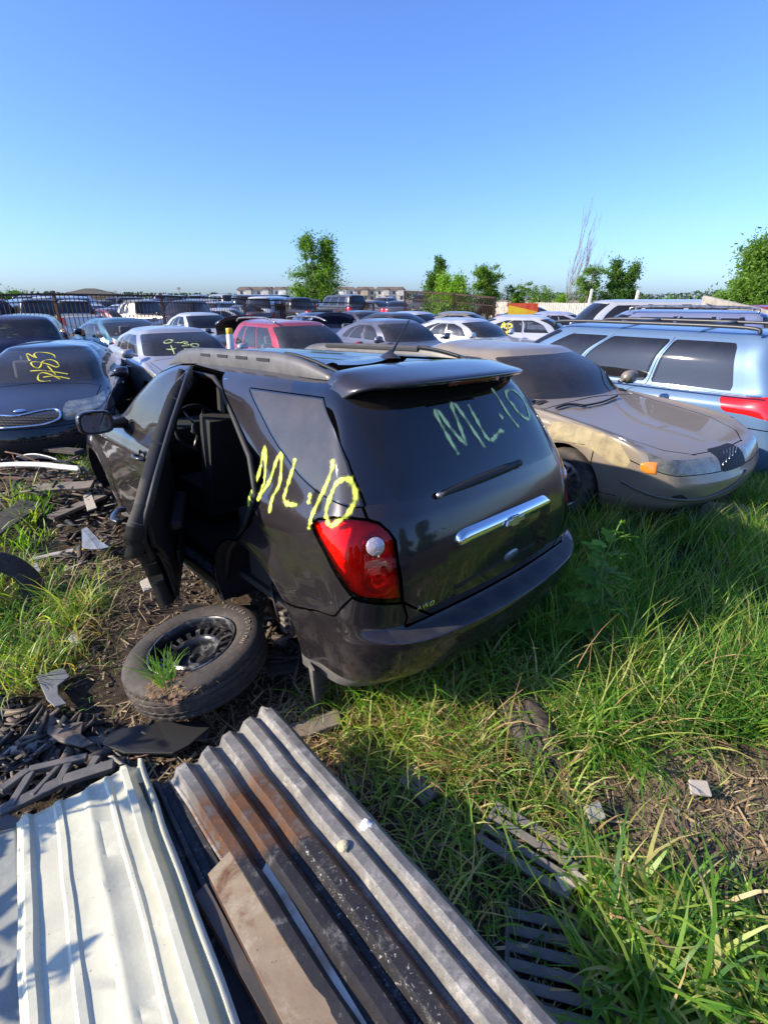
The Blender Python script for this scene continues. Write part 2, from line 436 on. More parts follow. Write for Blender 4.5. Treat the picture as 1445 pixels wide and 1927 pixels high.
def make_car(name,label,cat,s,loc,az,color,group=None,ns=3,nt=4,win=None,seats=True,skip=(),wheels=True,wstyle='alloy',tailc=None,z=0,tilt=0,open_win=False,paintm=None,glass=None,detail=True):
    """a complete car as root + parts. local frame: x forward, y left, origin under the centre"""
    rows=spec_rows(s); G=rows_net(rows); V,F=surf(G,ns,nt)
    L=s['L']/2; wf=L-s['fo']; wr=wf-s['wb']; rw=s['r']; Ra=rw+.055
    for cx in(wf,wr): arch_apply(V,cx,rw,Ra,.018,.35*s['W'])
    V=addnormals(V,F); fields=[]; gaps=[]; A=lambda n,f: fields.append((n,f)); GP=lambda f,mk,g=.0035: gaps.append((f,mk,g)); W_=s['W']
    for cx in(wf,wr):
        A('arch',lambda V,cx=cx: np.where(np.abs(V[:,1])>.32*s['W'],np.hypot(V[:,0]-cx,V[:,2]-rw)-Ra,1))
    A('windshield',st(6.12,7.93,10.75,14.5,.03)); A('rear_window',st(6.2,7.9,-2,3.0 if not s.get('van') else 2.85,.03))
    wins=win or [(4.05,5.35),(5.5,7.35),(7.5,9.9)]
    for a,b in wins: A('side_window',st(6.13,7.9,a,b,.025))
    A('headlight',st(*s.get('head',(3.35,4.7,10.6,12.25)),.02)); A('taillight',st(*s.get('tail',(3.3,4.75,1.75,3.6)),.02))
    A('grille',st(*s.get('grille',(2.75,3.9,12.45,14)),.02))
    if s.get('lg',1): A('lower_grille',st(.8,1.9,11.9,14,.02))
    if detail:
        doors=s.get('doors',(5.35,7.4,9.85))
        for tc in doors: GP(lambda V,tc=tc:(V[:,4]-tc)*.35,lambda V:np.maximum(1.0-V[:,3],V[:,3]-8.1))
        hp=[(s['cowl']-.02,-.405*W_),(s['cowl']-.02,.405*W_),(L-.62,.385*W_),(L-.34,.33*W_),(L-.20,.22*W_),(L-.15,0),(L-.20,-.22*W_),(L-.34,-.33*W_),(L-.62,-.385*W_)]
        GP(lambda V:sdp(V[:,:2],hp),lambda V:np.maximum(s['nose']-.02-V[:,2],6.1-V[:,4]),.005)
        if not s.get('van'):
            tp=[(s['rb']+.08,-.38*W_),(s['rb']+.08,.38*W_),(-L+.36,.36*W_),(-L+.10,.30*W_),(-L-.2,.28*W_),(-L-.2,-.28*W_),(-L+.10,-.30*W_),(-L+.36,-.36*W_)]
            GP(lambda V:sdp(V[:,:2],tp),lambda V:np.maximum(.68-V[:,2],V[:,4]-6.1),.004)
        GP(lambda V:(V[:,3]-s.get('seam',3.28))*.14,lambda V:9.95-V[:,4])
        GP(lambda V:(V[:,3]-3.2)*.14,lambda V:V[:,4]-4.3)
        GP(lambda V:(V[:,3]-1.0)*.2,lambda V:np.maximum(4.0-V[:,4],V[:,4]-10.2))
    if ns>4:
        for f,mk_,g0 in gaps: V,F=densify(V,F,lambda V:np.where(mk_(V)<.05,f(V),9),.05,ns,nt)
    for f,mk_,g0 in gaps:
        V,F=cutm(V,F,f(V)-g0); V,F=cutm(V,F,f(V)+g0)
    for n,f in fields: V,F=cutm(V,F,f(V))
    C=fcent(V,F); lab=np.array(['body']*len(F),dtype=object)
    for f,mk_,g0 in gaps: lab[(np.abs(f(C))<g0)&(mk_(C)<0)]='gap'
    for n,f in fields[::-1]: lab[f(C)<0]=n
    root=empty(name,(loc[0],loc[1],z+ (loc[2] if len(loc)>2 else 0)),az); root.rotation_euler=(0,tilt,az); tag(root,label,cat,group)
    bm_=paintm or PAINT
    def part(n,idx,m,**k):
        if len(idx)==0: return None
        VV,FF,NN=subset3(V,F,idx); o=mkobj(n,VV,FF,m,root,N=NN,**k); o.color=(*color,1); return o
    bi=[i for i,l in enumerate(lab) if l in('body','gap')]
    VV,FF,NN=subset3(V,F,bi); o=mkobj('body',VV,FF,[bm_,GAPM],root,mi=[1 if lab[i]=='gap' else 0 for i in bi],N=NN); o.color=(*color,1)
    body=o
    g_=glass or GL
    for n,m in(('windshield',g_),('rear_window',g_),('headlight',s.get('headm',CLR)),('taillight',tailc or REDL),('grille',BLK),('lower_grille',BLK)):
        idx=[i for i,l in enumerate(lab) if l==n]
        if n in skip: continue
        if n in('headlight','taillight'):
            for sd in(1,-1): part(n,[i for i in idx if C[i,1]*sd>0],m)
        else: part(n,idx,m)
    for a,b in wins:
        for sd in(1,-1):
            if ('side',sd) in skip and open_win: continue
            part('side_window',[i for i,l in enumerate(lab) if l=='side_window' and C[i,1]*sd>0 and a-.2<C[i,4]<b+.2],g_)
    # wheel wells, floor
    ub=MB(); W=s['W']
    for cx in(wf,wr):
        for sd in(1,-1):
            P=[]
            for k in range(17):
                a=PI*(k/16*1.24-.12); x=cx+Ra*math.cos(a); zz=max(rw+Ra*math.sin(a),.15)
                P.append((x,sd*W*.485,zz)); P.append((x,sd*W*.30,zz))
            ub.add(P,[[2*k,2*k+1,2*k+3,2*k+2] for k in range(16)])
            ub.add([(cx+Ra*math.cos(2*PI*k/16),sd*W*.30,rw+Ra*math.sin(2*PI*k/16)) for k in range(16)],[list(range(16))])
    ub.box((0,0,.235),(s['L']*.86,W*.60,.03))
    ub.box((0,0,.235),(s['wb']-2*Ra-.1,W*.9,.03)); ub.box((0,0,.40),(s['wb']-2*Ra-.1,W*.86,.30))
    ub.box((-L*.72,0,.45),(L*.45,W*.58,.3)); ub.box((L*.72,0,.42),(L*.42,W*.56,.4))
    ub.build('underbody',DARKM,root,smooth=False)
    if seats:
        sb=MB(); xs=[s['wst']-.55]; xs2=xs+([xs[0]-.95] if not s.get('two') else [])
        for x in xs2:
            for y in(-.38,.38):
                sb.box((x+.1,y,.62),(.5,.48,.18)); sb.box((x-.22,y,.88),(.14,.46,.56),Matrix.Rotation(-.25,3,'Y')); sb.box((x-.33,y,1.22),(.09,.26,.17),Matrix.Rotation(-.2,3,'Y'))
        sb.build('seats',s.get('seatm',SEATG),root,bevel=.04,smooth=False)
        db=MB().box((s['cowl']-.30,0,.86),(.42,W*.8,.22)).build('dashboard',SEAT,root,bevel=.05,smooth=False)
        sw=MB(); c=Vector((s['wst']+.02,.38,.97)); rt=Matrix.Rotation(-1.15,3,'Y')
        sw.tube([c+rt@Vector((.18*math.cos(a),.18*math.sin(a),0)) for a in np.linspace(0,2*PI,20,endpoint=False)],.014,6,closed=True)
        for a in(.3,2.85,-PI/2): sw.tube([c,c+rt@Vector((.18*math.cos(a),.18*math.sin(a),0))],.015,6)
        sw.tube([c,c+rt@Vector((0,0,-.3))],.03,8); sw.build('steering_wheel',s.get('swm',BLK),root)
    if wheels:
        for cx in(wf,wr):
            for sd in(1,-1): wheel(root,(cx,sd*(W/2-.12),rw),sd,rw,.2,wstyle,s.get('spokes',7),nseg=24)
    if detail:
        for sd in(1,-1):
            mx=s['cowl']-.30; mb=MB(); 
            mb.lathe([(.001,-.10),(.055,-.085),(.075,-.03),(.08,.03),(.07,.085),(.001,.09)],12,'y',c=(mx,sd*(W/2+.09),be_(s)+.07))
            for v in mb.V: v.x=mx+(v.x-mx)*.75+.02*(1 if v.x>mx else 0)
            mb.beam((mx,sd*(W/2-.06),be_(s)+.03),(mx,sd*(W/2+.05),be_(s)+.05),.05,.035)
            m=mb.build('side_mirror',[bm_],root); m.color=(*color,1)
    if detail and s.get('handles',1):
        for sd in(1,-1):
            for tq in s.get('hand',(5.75,7.75)):
                x=float(np.interp(tq,[4,10],[wr-.1,wf-.1]))
                h=MB().tube(smoothpath([(x-.1,sd*(W*.497),.83),(x-.06,sd*(W*.497+.03),.835),(x+.06,sd*(W*.497+.03),.835),(x+.1,sd*(W*.497),.83)],3),.013,6).build('door_handle',[bm_],root); h.color=(*color,1)
    return root
def be_(s): return s['belt']
def bvh_of(o,names=None):
    Vs=[];Fs=[]
    bpy.context.view_layer.update()
    for c in [o]+list(o.children):
        if c.type!='MESH' or (names and c.name.split('.')[0] not in names): continue
        M=c.matrix_world; n=len(Vs); Vs+=[M@v.co for v in c.data.vertices]; Fs+=[[n+i for i in p.vertices] for p in c.data.polygons]
    return BVHTree.FromPolygons(Vs,Fs)
CAMO=Vector((0,0,CAM_H))
def hit(bvh,px,py):
    d=iray(px,py).normalized(); h=bvh.ray_cast(CAMO,d)
    return (h[0],h[1] if h[1].dot(d)<0 else -h[1]) if h[0] else (None,None)
def spraymat():
    m,nt,b=newmat('spray_paint'); a=node(nt,'ShaderNodeAttribute',attribute_name='alpha')
    b.inputs['Base Color'].default_value=(.85,.95,.36,1); b.inputs['Roughness'].default_value=.55
    n=nz(nt,300,2,.5); mu=node(nt,'ShaderNodeMath',operation='MULTIPLY_ADD',use_clamp=True); nt.links.new(n,mu.inputs[0]); mu.inputs[1].default_value=-.35
    ad=node(nt,'ShaderNodeMath',operation='MULTIPLY_ADD'); nt.links.new(a.outputs['Fac'],ad.inputs[0]); ad.inputs[1].default_value=1.25; ad.inputs[2].default_value=0
    ml=node(nt,'ShaderNodeMath',operation='ADD'); nt.links.new(mu.outputs[0],ml.inputs[0])
    ml2=node(nt,'ShaderNodeMath',operation='MULTIPLY_ADD'); nt.links.new(nz(nt,38,5,.7),ml2.inputs[0]); ml2.inputs[1].default_value=-1.9; ml2.inputs[2].default_value=.85
    ad.inputs[1].default_value=1.45
    a3=node(nt,'ShaderNodeMath',operation='ADD'); nt.links.new(ad.outputs[0],a3.inputs[0]); nt.links.new(ml2.outputs[0],a3.inputs[1])
    a4=node(nt,'ShaderNodeMath',operation='MULTIPLY',use_clamp=True); nt.links.new(a3.outputs[0],a4.inputs[0]); nt.links.new(a.outputs['Fac'],a4.inputs[1])
    a5=node(nt,'ShaderNodeMath',operation='MULTIPLY',use_clamp=True); nt.links.new(a4.outputs[0],a5.inputs[0]); a5.inputs[1].default_value=1.5
    nt.links.new(a5.outputs[0],b.inputs['Alpha'])
    return m
SPRAY=spraymat(); 
SPRAYY=SPRAY.copy(); SPRAYY.node_tree.nodes['Principled BSDF'].inputs['Base Color'].default_value=(.85,.72,.05,1)
def spray(name,bvh,strokes,width,parent,mat=None,off=.003,cross=(-2.1,-1.3,-.75,-.42,0,.42,.75,1.3,2.1),al=(0,.10,.42,.9,1,.9,.42,.10,0),seg=10,jit=.15,label=None):
    V=[];F=[];A=[]
    for S in strokes:
        wd=width
        pts=smoothpath([(x,y,0) for x,y in S],seg) if len(S)>2 else [Vector((S[0][0],S[0][1],0)).lerp(Vector((S[1][0],S[1][1],0)),k/12) for k in range(13)]
        H=[hit(bvh,p.x,p.y) for p in pts]; H=[(a,n) for a,n in H if a]
        if len(H)<2: continue
        n0=len(V); K=len(cross)
        a0=H[0][0]*1.0;d0=(H[0][0]-H[1][0]).normalized(); a1=H[-1][0];d1=(H[-1][0]-H[-2][0]).normalized()
        H=[(a0+d0*wd*.8,H[0][1])]+H+[(a1+d1*wd*.8,H[-1][1])]
        for i,(p,nn) in enumerate(H):
            d=(H[min(i+1,len(H)-1)][0]-H[max(i-1,0)][0])
            d.normalize(); sd=d.cross(nn).normalized()
            w_=wd*(1+jit*math.sin(i*.9+len(S)))
            if i in(0,len(H)-1): w_*=.5
            for c,a in zip(cross,al):
                q=p+sd*w_*c
                h=bvh.find_nearest(q)
                if h[0] is not None and (h[0]-q).length<.05: q=h[0]
                V.append(q+nn*off); A.append(a*(0 if i in(0,len(H)-1) else .82+.3*math.sin(i*.37+len(S)*2)))
        for i in range(len(H)-1):
            for k in range(K-1): F.append([n0+i*K+k,n0+i*K+k+1,n0+(i+1)*K+k+1,n0+(i+1)*K+k])
    if not V: print('spray none',name); return None
    Mi=parent.matrix_world.inverted() if parent else Matrix()
    o=mkobj(name,[Mi@v for v in V],F,mat or SPRAY,parent)
    at=o.data.attributes.new('alpha','FLOAT','POINT'); at.data.foreach_set('value',A)
    if label: o['label']=label
    return o
# ---------------------------------------------------------------- ground
def hgt(x,y):
    d=math.hypot(x,y-1.5)
    k=1 if d<9 else max(.15,1-(d-9)/12)
    z=k*(.045*noise.noise((x*.9,y*.9,1.3))+.028*noise.noise((x*2.7,y*2.7,5.1))+.016*noise.noise((x*8,y*8,2.2)))
    if d<7: z+=.012*noise.noise((x*21,y*21,7.7))+.006*noise.noise((x*47,y*47,3.7))
    # mud thrown up beside the SUV, hollow beside the sheets
    for cx,cy,s,a in((-2.15,3.35,.45,.10),(-2.6,4.6,.7,.12),(-1.75,2.7,.35,.05),(-.2,3.2,.5,-.02),(1.9,1.75,.4,.07),(-3.6,4.6,.8,.08)):
        q=((x-cx)**2+(y-cy)**2)/(s*s)
        if q<6: z+=a*math.exp(-q)*(1+.5*noise.noise((x*6,y*6,9)))
    return z-.01
def make_ground():
    def ax(lo,hi,n,c,k):
        u=np.linspace(math.asinh((lo-c)*k),math.asinh((hi-c)*k),n); return c+np.sinh(u)/k
    X=ax(-700,700,330,-.2,1.0);Y=ax(-60,1400,330,2.2,1.0)
    V=[(x,y,hgt(x,y)) for y in Y for x in X]; n=len(X)
    F=[[j*n+i,j*n+i+1,(j+1)*n+i+1,(j+1)*n+i] for j in range(len(Y)-1) for i in range(n-1)]
    m,nt,b=newmat('dirt')
    c1=ramp(nt,nz(nt,1.1,7,.7),[(.32,(.045,.033,.025)),(.5,(.105,.076,.054)),(.68,(.20,.15,.11))])
    c2=ramp(nt,nz(nt,26,5,.75),[(.3,(.35,.33,.3)),(.7,(1.25,1.2,1.15))])
    c=mix(nt,1,c1,c2,'MULTIPLY')
    # paler dry soil in the clearing at the right and in the yard further off
    tc=nt.nodes['tc']; sp=node(nt,'ShaderNodeSeparateXYZ'); nt.links.new(tc.outputs['Object'],sp.inputs[0])
    def blob(cx,cy,r):
        mp=node(nt,'ShaderNodeVectorMath',operation='DISTANCE'); nt.links.new(tc.outputs['Object'],mp.inputs[0]); mp.inputs[1].default_value=(cx,cy,0)
        ad=node(nt,'ShaderNodeMath',operation='MULTIPLY_ADD'); nt.links.new(nz(nt,3.5,5,.7),ad.inputs[0]); ad.inputs[1].default_value=r*1.1; nt.links.new(mp.outputs['Value'],ad.inputs[2])
        return ramp(nt,ad.outputs[0],[(min(.99,r*.9),1),(min(1,r*1.5),0)])
    p=g(1330,1530); c=mix(nt,blob(p.x,p.y,.52),c,mix(nt,1,(.40,.31,.22),c2,'MULTIPLY'))
    far=ramp(nt,sp.outputs[1],[(0,0),(1,1)]); mr=node(nt,'ShaderNodeMapRange'); nt.links.new(sp.outputs[1],mr.inputs[0]); mr.inputs[1].default_value=8; mr.inputs[2].default_value=22
    c=mix(nt,mr.outputs[0],c,ramp(nt,nz(nt,.12,5,.7),[(.35,(.16,.15,.07)),(.6,(.30,.25,.17))]))
    nt.links.new(c,b.inputs['Base Color']); b.inputs['Roughness'].default_value=.92; b.inputs['Specular IOR Level'].default_value=.25
    ad=node(nt,'ShaderNodeMath',operation='ADD'); nt.links.new(nz(nt,38,6,.8),ad.inputs[0]); nt.links.new(nz(nt,150,3,.7),ad.inputs[1])
    bump(nt,b,ad.outputs[0],.9,.03)
    o=mkobj('ground',V,F,m); o['kind']='structure'; return o
ground=make_ground()
def gg(px,py,dz=0):
    p=g(px,py,0)
    for _ in range(3): p=g(px,py,hgt(p.x,p.y)+dz)
    return p
# ---------------------------------------------------------------- far buildings, tree lines
WALLW=simple('stucco',(.62,.58,.52),.8,var=(.5,.46,.4),vs=.4); ROOFB=simple('roof_brown',(.17,.125,.10),.85,var=(.11,.085,.07),vs=.6)
WINM=simple('window_dark',(.05,.06,.07),.15)
def townhouse(x0,x1,Y,z1,hr,label,wallm,n=4):
    r=empty('townhouse',((x0+x1)/2,Y,0)); tag(r,label,'townhouse','townhouses along the far edge of the yard'); W=(x1-x0)/2; D=6
    b=MB().box((0,D,z1/2-6),(2*W,2*D,z1+12)); b.build('wall',wallm,r,smooth=False)
    rf=MB(); e=.5
    rf.add([(-W-e,-e,z1),(W+e,-e,z1),(W+e,2*D+e,z1),(-W-e,2*D+e,z1),(-W+1.2,2.4,z1+hr),(W-1.2,2.4,z1+hr),(W-1.2,2*D-2.4,z1+hr),(-W+1.2,2*D-2.4,z1+hr)],[[0,1,5,4],[1,2,6,5],[2,3,7,6],[3,0,4,7],[4,5,6,7]]); rf.build('roof',ROOFB,r,smooth=False)
    for k in range(n):
        xx=-W+(k+.5)*2*W/n
        for zz in(z1-1.6,z1-4.6): MB().box((xx,-.03,zz),(1.5,.16,1.7)).build('window',WINM,r,smooth=False)
    for k in range(n//2):
        xx=-W+(k*2+1)*2*W/n+2; d=MB(); d.box((xx,-.6,z1-1.5),(3.2,1.4,3.4)); d.build('bay',wallm,r,smooth=False)
        d=MB(); d.add([(xx-2,-1.6,z1+.2),(xx+2,-1.6,z1+.2),(xx+2,1.5,z1+.2),(xx-2,1.5,z1+.2),(xx,-1.2,z1+1.7),(xx,1.5,z1+1.7)],[[0,1,4],[1,2,5,4],[3,0,4,5],[0,3,2,1]]); d.build('gable',ROOFB,r,smooth=False)
WB=simple('siding_white',(.74,.72,.68),.8); WC=simple('siding_tan',(.46,.38,.29),.8)
TW=[(447,512,'pale townhouse block farthest left, beyond the iron fence',WALLW),(514,556,'white townhouse block just left of the tall tree',WB),(628,668,'white townhouse block just right of the tall tree',WB),(669,706,'tan townhouse block second right of the tall tree',WC),(707,762,'pale townhouse block ending behind the raised fence gate',WALLW),(556,628,'townhouse block half hidden by the tall tree',WALLW)]
for a,b,l,m in TW:
    Y=330; p=atY(a,558,Y);q=atY(b,558,Y); townhouse(p.x,q.x,Y,6.4,1.7,l,m,4 if b-a>45 else 3)
# hip-roofed house at the left horizon
p=atY(150,556,150); hr=empty('house',(p.x,150,0)); tag(hr,'house with a dark hipped roof on the left horizon','house')
MB().box((0,6,0),(15,10,4.6)).build('wall',WC,hr,smooth=False)
def hip(c,w,d,z,h,m,par,name='roof'):
    x,y=c; return MB().add([(x-w,y-d,z),(x+w,y-d,z),(x+w,y+d,z),(x-w,y+d,z),(x-w*.15,y,z+h),(x+w*.15,y,z+h)],[[0,1,5,4],[1,2,5],[2,3,4,5],[3,0,4],[0,3,2,1]]).build(name,m,par,smooth=False)
ROOFD=simple('roof_dark',(.065,.06,.045),.9,var=(.09,.08,.06),vs=.8)
hip((0,6),9,6,2.2,2.2,ROOFD,hr); hip((5.5,4),5,5,2.2,1.4,ROOFD,hr); hip((-6,5),4,5,2.0,1.2,ROOFD,hr)
LEAFM={}
def leafmat(name,c,c2,tr=.35):
    if name in LEAFM: return LEAFM[name]
    m,nt,b=newmat(name)
    a=node(nt,'ShaderNodeAttribute',attribute_name='tint')
    cc=mix(nt,a.outputs['Fac'],c,c2); nt.links.new(cc,b.inputs['Base Color']); b.inputs['Roughness'].default_value=.5; b.inputs['Specular IOR Level'].default_value=.35
    t=node(nt,'ShaderNodeBsdfTranslucent'); br=mix(nt,1,cc,(1.3,1.5,.6),'MULTIPLY'); nt.links.new(br,t.inputs[0])
    ms=node(nt,'ShaderNodeMixShader'); ms.inputs[0].default_value=tr; nt.links.new(b.outputs[0],ms.inputs[1]); nt.links.new(t.outputs[0],ms.inputs[2]); nt.links.new(ms.outputs[0],nt.nodes['Material Output'].inputs[0])
    LEAFM[name]=m; return m
def fastmesh(name,V,F4,m,parent=None,attr=None,smooth=False,loc=None):
    V=np.asarray(V,np.float32);F4=np.asarray(F4,np.int32); k=F4.shape[1]
    me=bpy.data.meshes.new(name); me.vertices.add(len(V)); me.vertices.foreach_set('co',V.ravel())
    me.loops.add(F4.size); me.loops.foreach_set('vertex_index',F4.ravel()); me.polygons.add(len(F4))
    me.polygons.foreach_set('loop_start',np.arange(len(F4),dtype=np.int32)*k); me.update(calc_edges=True); me.validate()
    if smooth: me.polygons.foreach_set('use_smooth',[True]*len(me.polygons))
    me.materials.append(m)
    if attr is not None:
        at=me.attributes.new('tint','FLOAT','POINT'); at.data.foreach_set('value',np.asarray(attr,np.float32))
    o=bpy.data.objects.new(name,me); col.objects.link(o); o.parent=parent
    if loc is not None: o.location=loc
    return o
RN=np.random.default_rng(5)
def leaves(P,size,tint,elong=1.5):
    """a quad leaf at every point P, random orientation"""
    n=len(P); a=RN.normal(size=(n,3)); a/=np.linalg.norm(a,axis=1)[:,None]; b=np.cross(a,RN.normal(size=(n,3))); b/=np.linalg.norm(b,axis=1)[:,None]
    s=(size*(.6+.8*RN.random(n)))[:,None]
    V=np.stack([P-a*s*elong,P+b*s*.55-a*s*.2,P+a*s*elong,P-b*s*.55+a*s*.2],1).reshape(-1,3)
    F=np.arange(4*n).reshape(-1,4); return V,F,np.repeat(tint,4)
BARK=simple('bark',(.11,.085,.065),.9,var=(.2,.17,.14),vs=3)
def tree(px,pyb,Y,h,w,label,green='mid',trunk=.3,clumps=60,dens=42,lean=0,split=2,shape='oval',leaf=.16,group='trees at the back of the yard',seed=0,name='tree'):
    R=random.Random(seed+int(px)); rg=np.random.default_rng(seed+int(px))
    p=atY(px,pyb,Y); r=empty(name,(p.x,Y,0)); tag(r,label,'tree',group)
    tb=MB(); tips=[]
    for k in range(split):
        a=R.uniform(0,6.28); top=Vector((math.cos(a)*w*.22+lean*h,math.sin(a)*w*.2,h*(.8+.15*R.random())))
        path=[Vector((R.uniform(-.1,.1),0,-.3)),Vector((top.x*.25,top.y*.3,h*trunk)),top*.65+Vector((R.uniform(-.2,.2),0,0)),top]
        sp=smoothpath(path,5); r0=h*.022; tb.tube(sp,[r0*(1-.85*i/(len(sp)-1)) for i in range(len(sp))],6)
        tips.append(sp)
    C=[]
    for k in range(clumps):
        sp=R.choice(tips); t=R.uniform(.25,1); b=sp[int(t*(len(sp)-1))]
        if shape=='oval': rr=w*.5*math.sin(min(1,.25+t*.95)*PI)**.6*(.35+.65*R.random())
        elif shape=='vase': rr=w*.5*(.25+.75*t)*(.35+.65*R.random())
        else: rr=w*.5*(1.15-t)*(.4+.6*R.random())
        a=R.uniform(0,6.28); e=b+Vector((math.cos(a)*rr,math.sin(a)*rr,R.uniform(-.02,.14)*h))
        e.z=max(e.z,h*trunk*.55); m=(b+e)/2+Vector((0,0,.06*h*R.random()))
        tb.tube([b,m,e],[h*.005,h*.0035,h*.0015],4,cap=False); C.append((b,m,e))
    tb.build('trunk',BARK,r)
    PP=[];TT=[]
    for b,m,e in C:
        rad_=w*(.04+.065*R.random()); n=int(2.2*dens*(.5+R.random()))
        q=rg.normal(size=(n,3))*rad_*np.array([1,1,.75]); t=rg.random(n)**.6
        base=np.array(m)*(1-t[:,None])+np.array(e)*t[:,None]
        PP.append(base+q*(.35+.65*t[:,None])); TT.append(np.clip(rg.normal(.45+.35*R.random()-.2,.18,n),0,1))
    P_=np.concatenate(PP);V,F,A=leaves(P_,leaf*.72*np.ones(len(P_)),np.concatenate(TT))
    gm={'mid':((.07,.15,.02),(.22,.36,.05)),'dark':((.045,.11,.025),(.14,.25,.04)),'lime':((.12,.24,.02),(.32,.48,.05))}[green]
    fastmesh('crown',V,F,leafmat('leaf_'+green,*gm,.5),r,A); return r
tree(597,560,62,8.4,6.8,'tall leafy tree standing alone in front of the townhouses','mid',.12,150,60,shape='oval',split=4,leaf=.13,seed=3)
tree(566,568,60,2.6,3.6,'low lime-green bush at the foot of the tall tree','lime',.1,40,40,leaf=.12,seed=9,name='bush')
tree(815,566,48,5.0,3.2,'dark pointed tree left of the round lime-green one','dark',.15,80,50,shape='cone',leaf=.11,seed=1)
tree(850,568,46,3.7,4.6,'round lime-green tree in the middle of the tree row','lime',.12,110,50,leaf=.11,seed=2)
tree(920,568,50,4.9,3.2,'slim mid-green tree right of the round lime-green one','mid',.2,70,45,leaf=.11,seed=4,shape='vase')
tree(970,568,50,3.2,2.4,'small thin tree next in the row before the dead branches','mid',.3,36,34,leaf=.09,seed=6,shape='vase')
tree(1025,570,48,3.0,3.2,'ragged half-dead tree with a broken stump beside it','mid',.3,34,22,leaf=.09,seed=7,shape='vase')
tree(1095,575,42,4.4,2.6,'leaning tree whose leafy side shoots surround bare upper limbs','mid',.2,46,34,lean=.22,leaf=.09,seed=8,shape='vase')
tree(1165,575,42,4.6,3.4,'dense dark tree right of the bare branches','dark',.15,90,55,leaf=.10,seed=10,shape='oval')
tree(1440,590,24,4.3,4.6,'large bright tree at the right edge of the yard','mid',.1,150,70,leaf=.085,seed=12,shape='oval',split=4)
tree(1268,578,40,1.6,4.4,'low scrubby bush in front of the white fence on the right','mid',.1,50,36,leaf=.08,seed=13,name='bush')
tree(415,566,40,1.5,4.2,'low bright green bush behind the iron fence','lime',.1,60,40,leaf=.09,seed=14,name='bush')
tree(1215,578,44,2.0,4.6,'low green scrub left of the white fence post on the right','mid',.1,46,36,leaf=.08,seed=16,name='bush')
tree(1045,572,46,2.2,3.6,'bright green bush at the foot of the bare tree','lime',.1,46,36,leaf=.08,seed=17,name='bush')
tree(20,556,120,2.6,14,'dark scrub mass at the far left horizon','dark',.1,60,40,leaf=.25,seed=15,name='bush')
def btree(x,y,h,w,seed):
    r=tree(722,565,50,h,w,'tree in the dense row behind the photographer','dark',.08,70,60,leaf=.26,seed=seed,shape='oval',group='trees behind the photographer'); r.location=(x,y,0); r['label']='tree behind the photographer, '+['first','second','third','fourth','fifth','sixth','seventh'][seed-30]+' in the row from its left end'
for k,(x,y) in enumerate(((-4,-22),(1,-19),(6,-20),(11,-18),(16,-16),(21,-12),(25,-7))): btree(x,y,5.5+(k%3)*.8,6.2,30+k)
# dead limbs
def bare(px,pyb,Y,h,lean,label,seed,n=7):
    R=random.Random(seed); p=atY(px,pyb,Y); mb=MB()
    def br(a,d,L,r,lv):
        pts=[a];q=a.copy();dd=d.copy()
        for k in range(6): dd=(dd+Vector((R.uniform(-.10,.10),R.uniform(-.10,.10),.06))).normalized(); q=q+dd*L/6; pts.append(q.copy())
        mb.tube(pts,[r*(1-.8*i/6) for i in range(7)],4,cap=False)
        if lv<3:
            for k in range(5 if lv else n):
                i=R.randint(1,6); br(pts[i],(dd+Vector((R.uniform(-.30,.42),R.uniform(-.3,.3),R.uniform(0,.4)))).normalized(),L*R.uniform(.35,.6),r*.5,lv+1)
    for k in range(3): br(Vector((.15*k,0,0)),Vector((lean*(.55+.45*k),0,1)).normalized(),h*(.82-.12*k),h*.008,0 if k<2 else 1)
    o=mb.build('bare_tree',simple('dead_wood',(.24,.20,.17),.9)); o.location=(p.x,Y,0); tag(o,label,'bare tree','trees at the back of the yard')
bare(1062,575,44,6.6,.36,'tall grey bare tree leaning right above the tree row',3,n=8)
bare(643,572,58,3.6,.12,'small bare sapling to the right of the tall tree',5,4)
# distant tree line: one mass
PP=[];TT=[]
for x in np.arange(-520,520,2.2):
    Y=430+RN.random()*60; hh=5.6+2.6*noise.noise((x*.02,0,3))+1.3*noise.noise((x*.11,2,3))
    n=26; PP.append(np.c_[x+RN.normal(0,2.4,n),Y+RN.normal(0,3,n),RN.random(n)*hh]); TT.append(RN.random(n)*.7)
P_=np.concatenate(PP);V,F,A=leaves(P_,1.15*np.ones(len(P_)),np.concatenate(TT),1.1)
tl=fastmesh('distant_trees',V,F,leafmat('leaf_far',(.035,.06,.035),(.07,.11,.055),.1),None,A); tag(tl,'low dark line of trees all along the horizon','tree line',kind='stuff')
# light poles and masts on the horizon
for px,top,l in((54,545,'thin utility pole at the far left horizon'),(219,546,'thin utility pole right of the hipped house'),(339,540,'light mast with a lamp head above the iron fence')):
    Y=140;a=atY(px,560,Y);b=atY(px,top,Y); mb=MB().tube([(0,0,-1),(0,0,b.z)],.10,6)
    mb.box((0,0,b.z-.3),(1.3 if px!=339 else .9,.12,.14 if px!=339 else .5)); o=mb.build('utility_pole',simple('pole_grey',(.28,.27,.26),.8),smooth=False); o.location=(a.x,Y,0); tag(o,l,'pole')
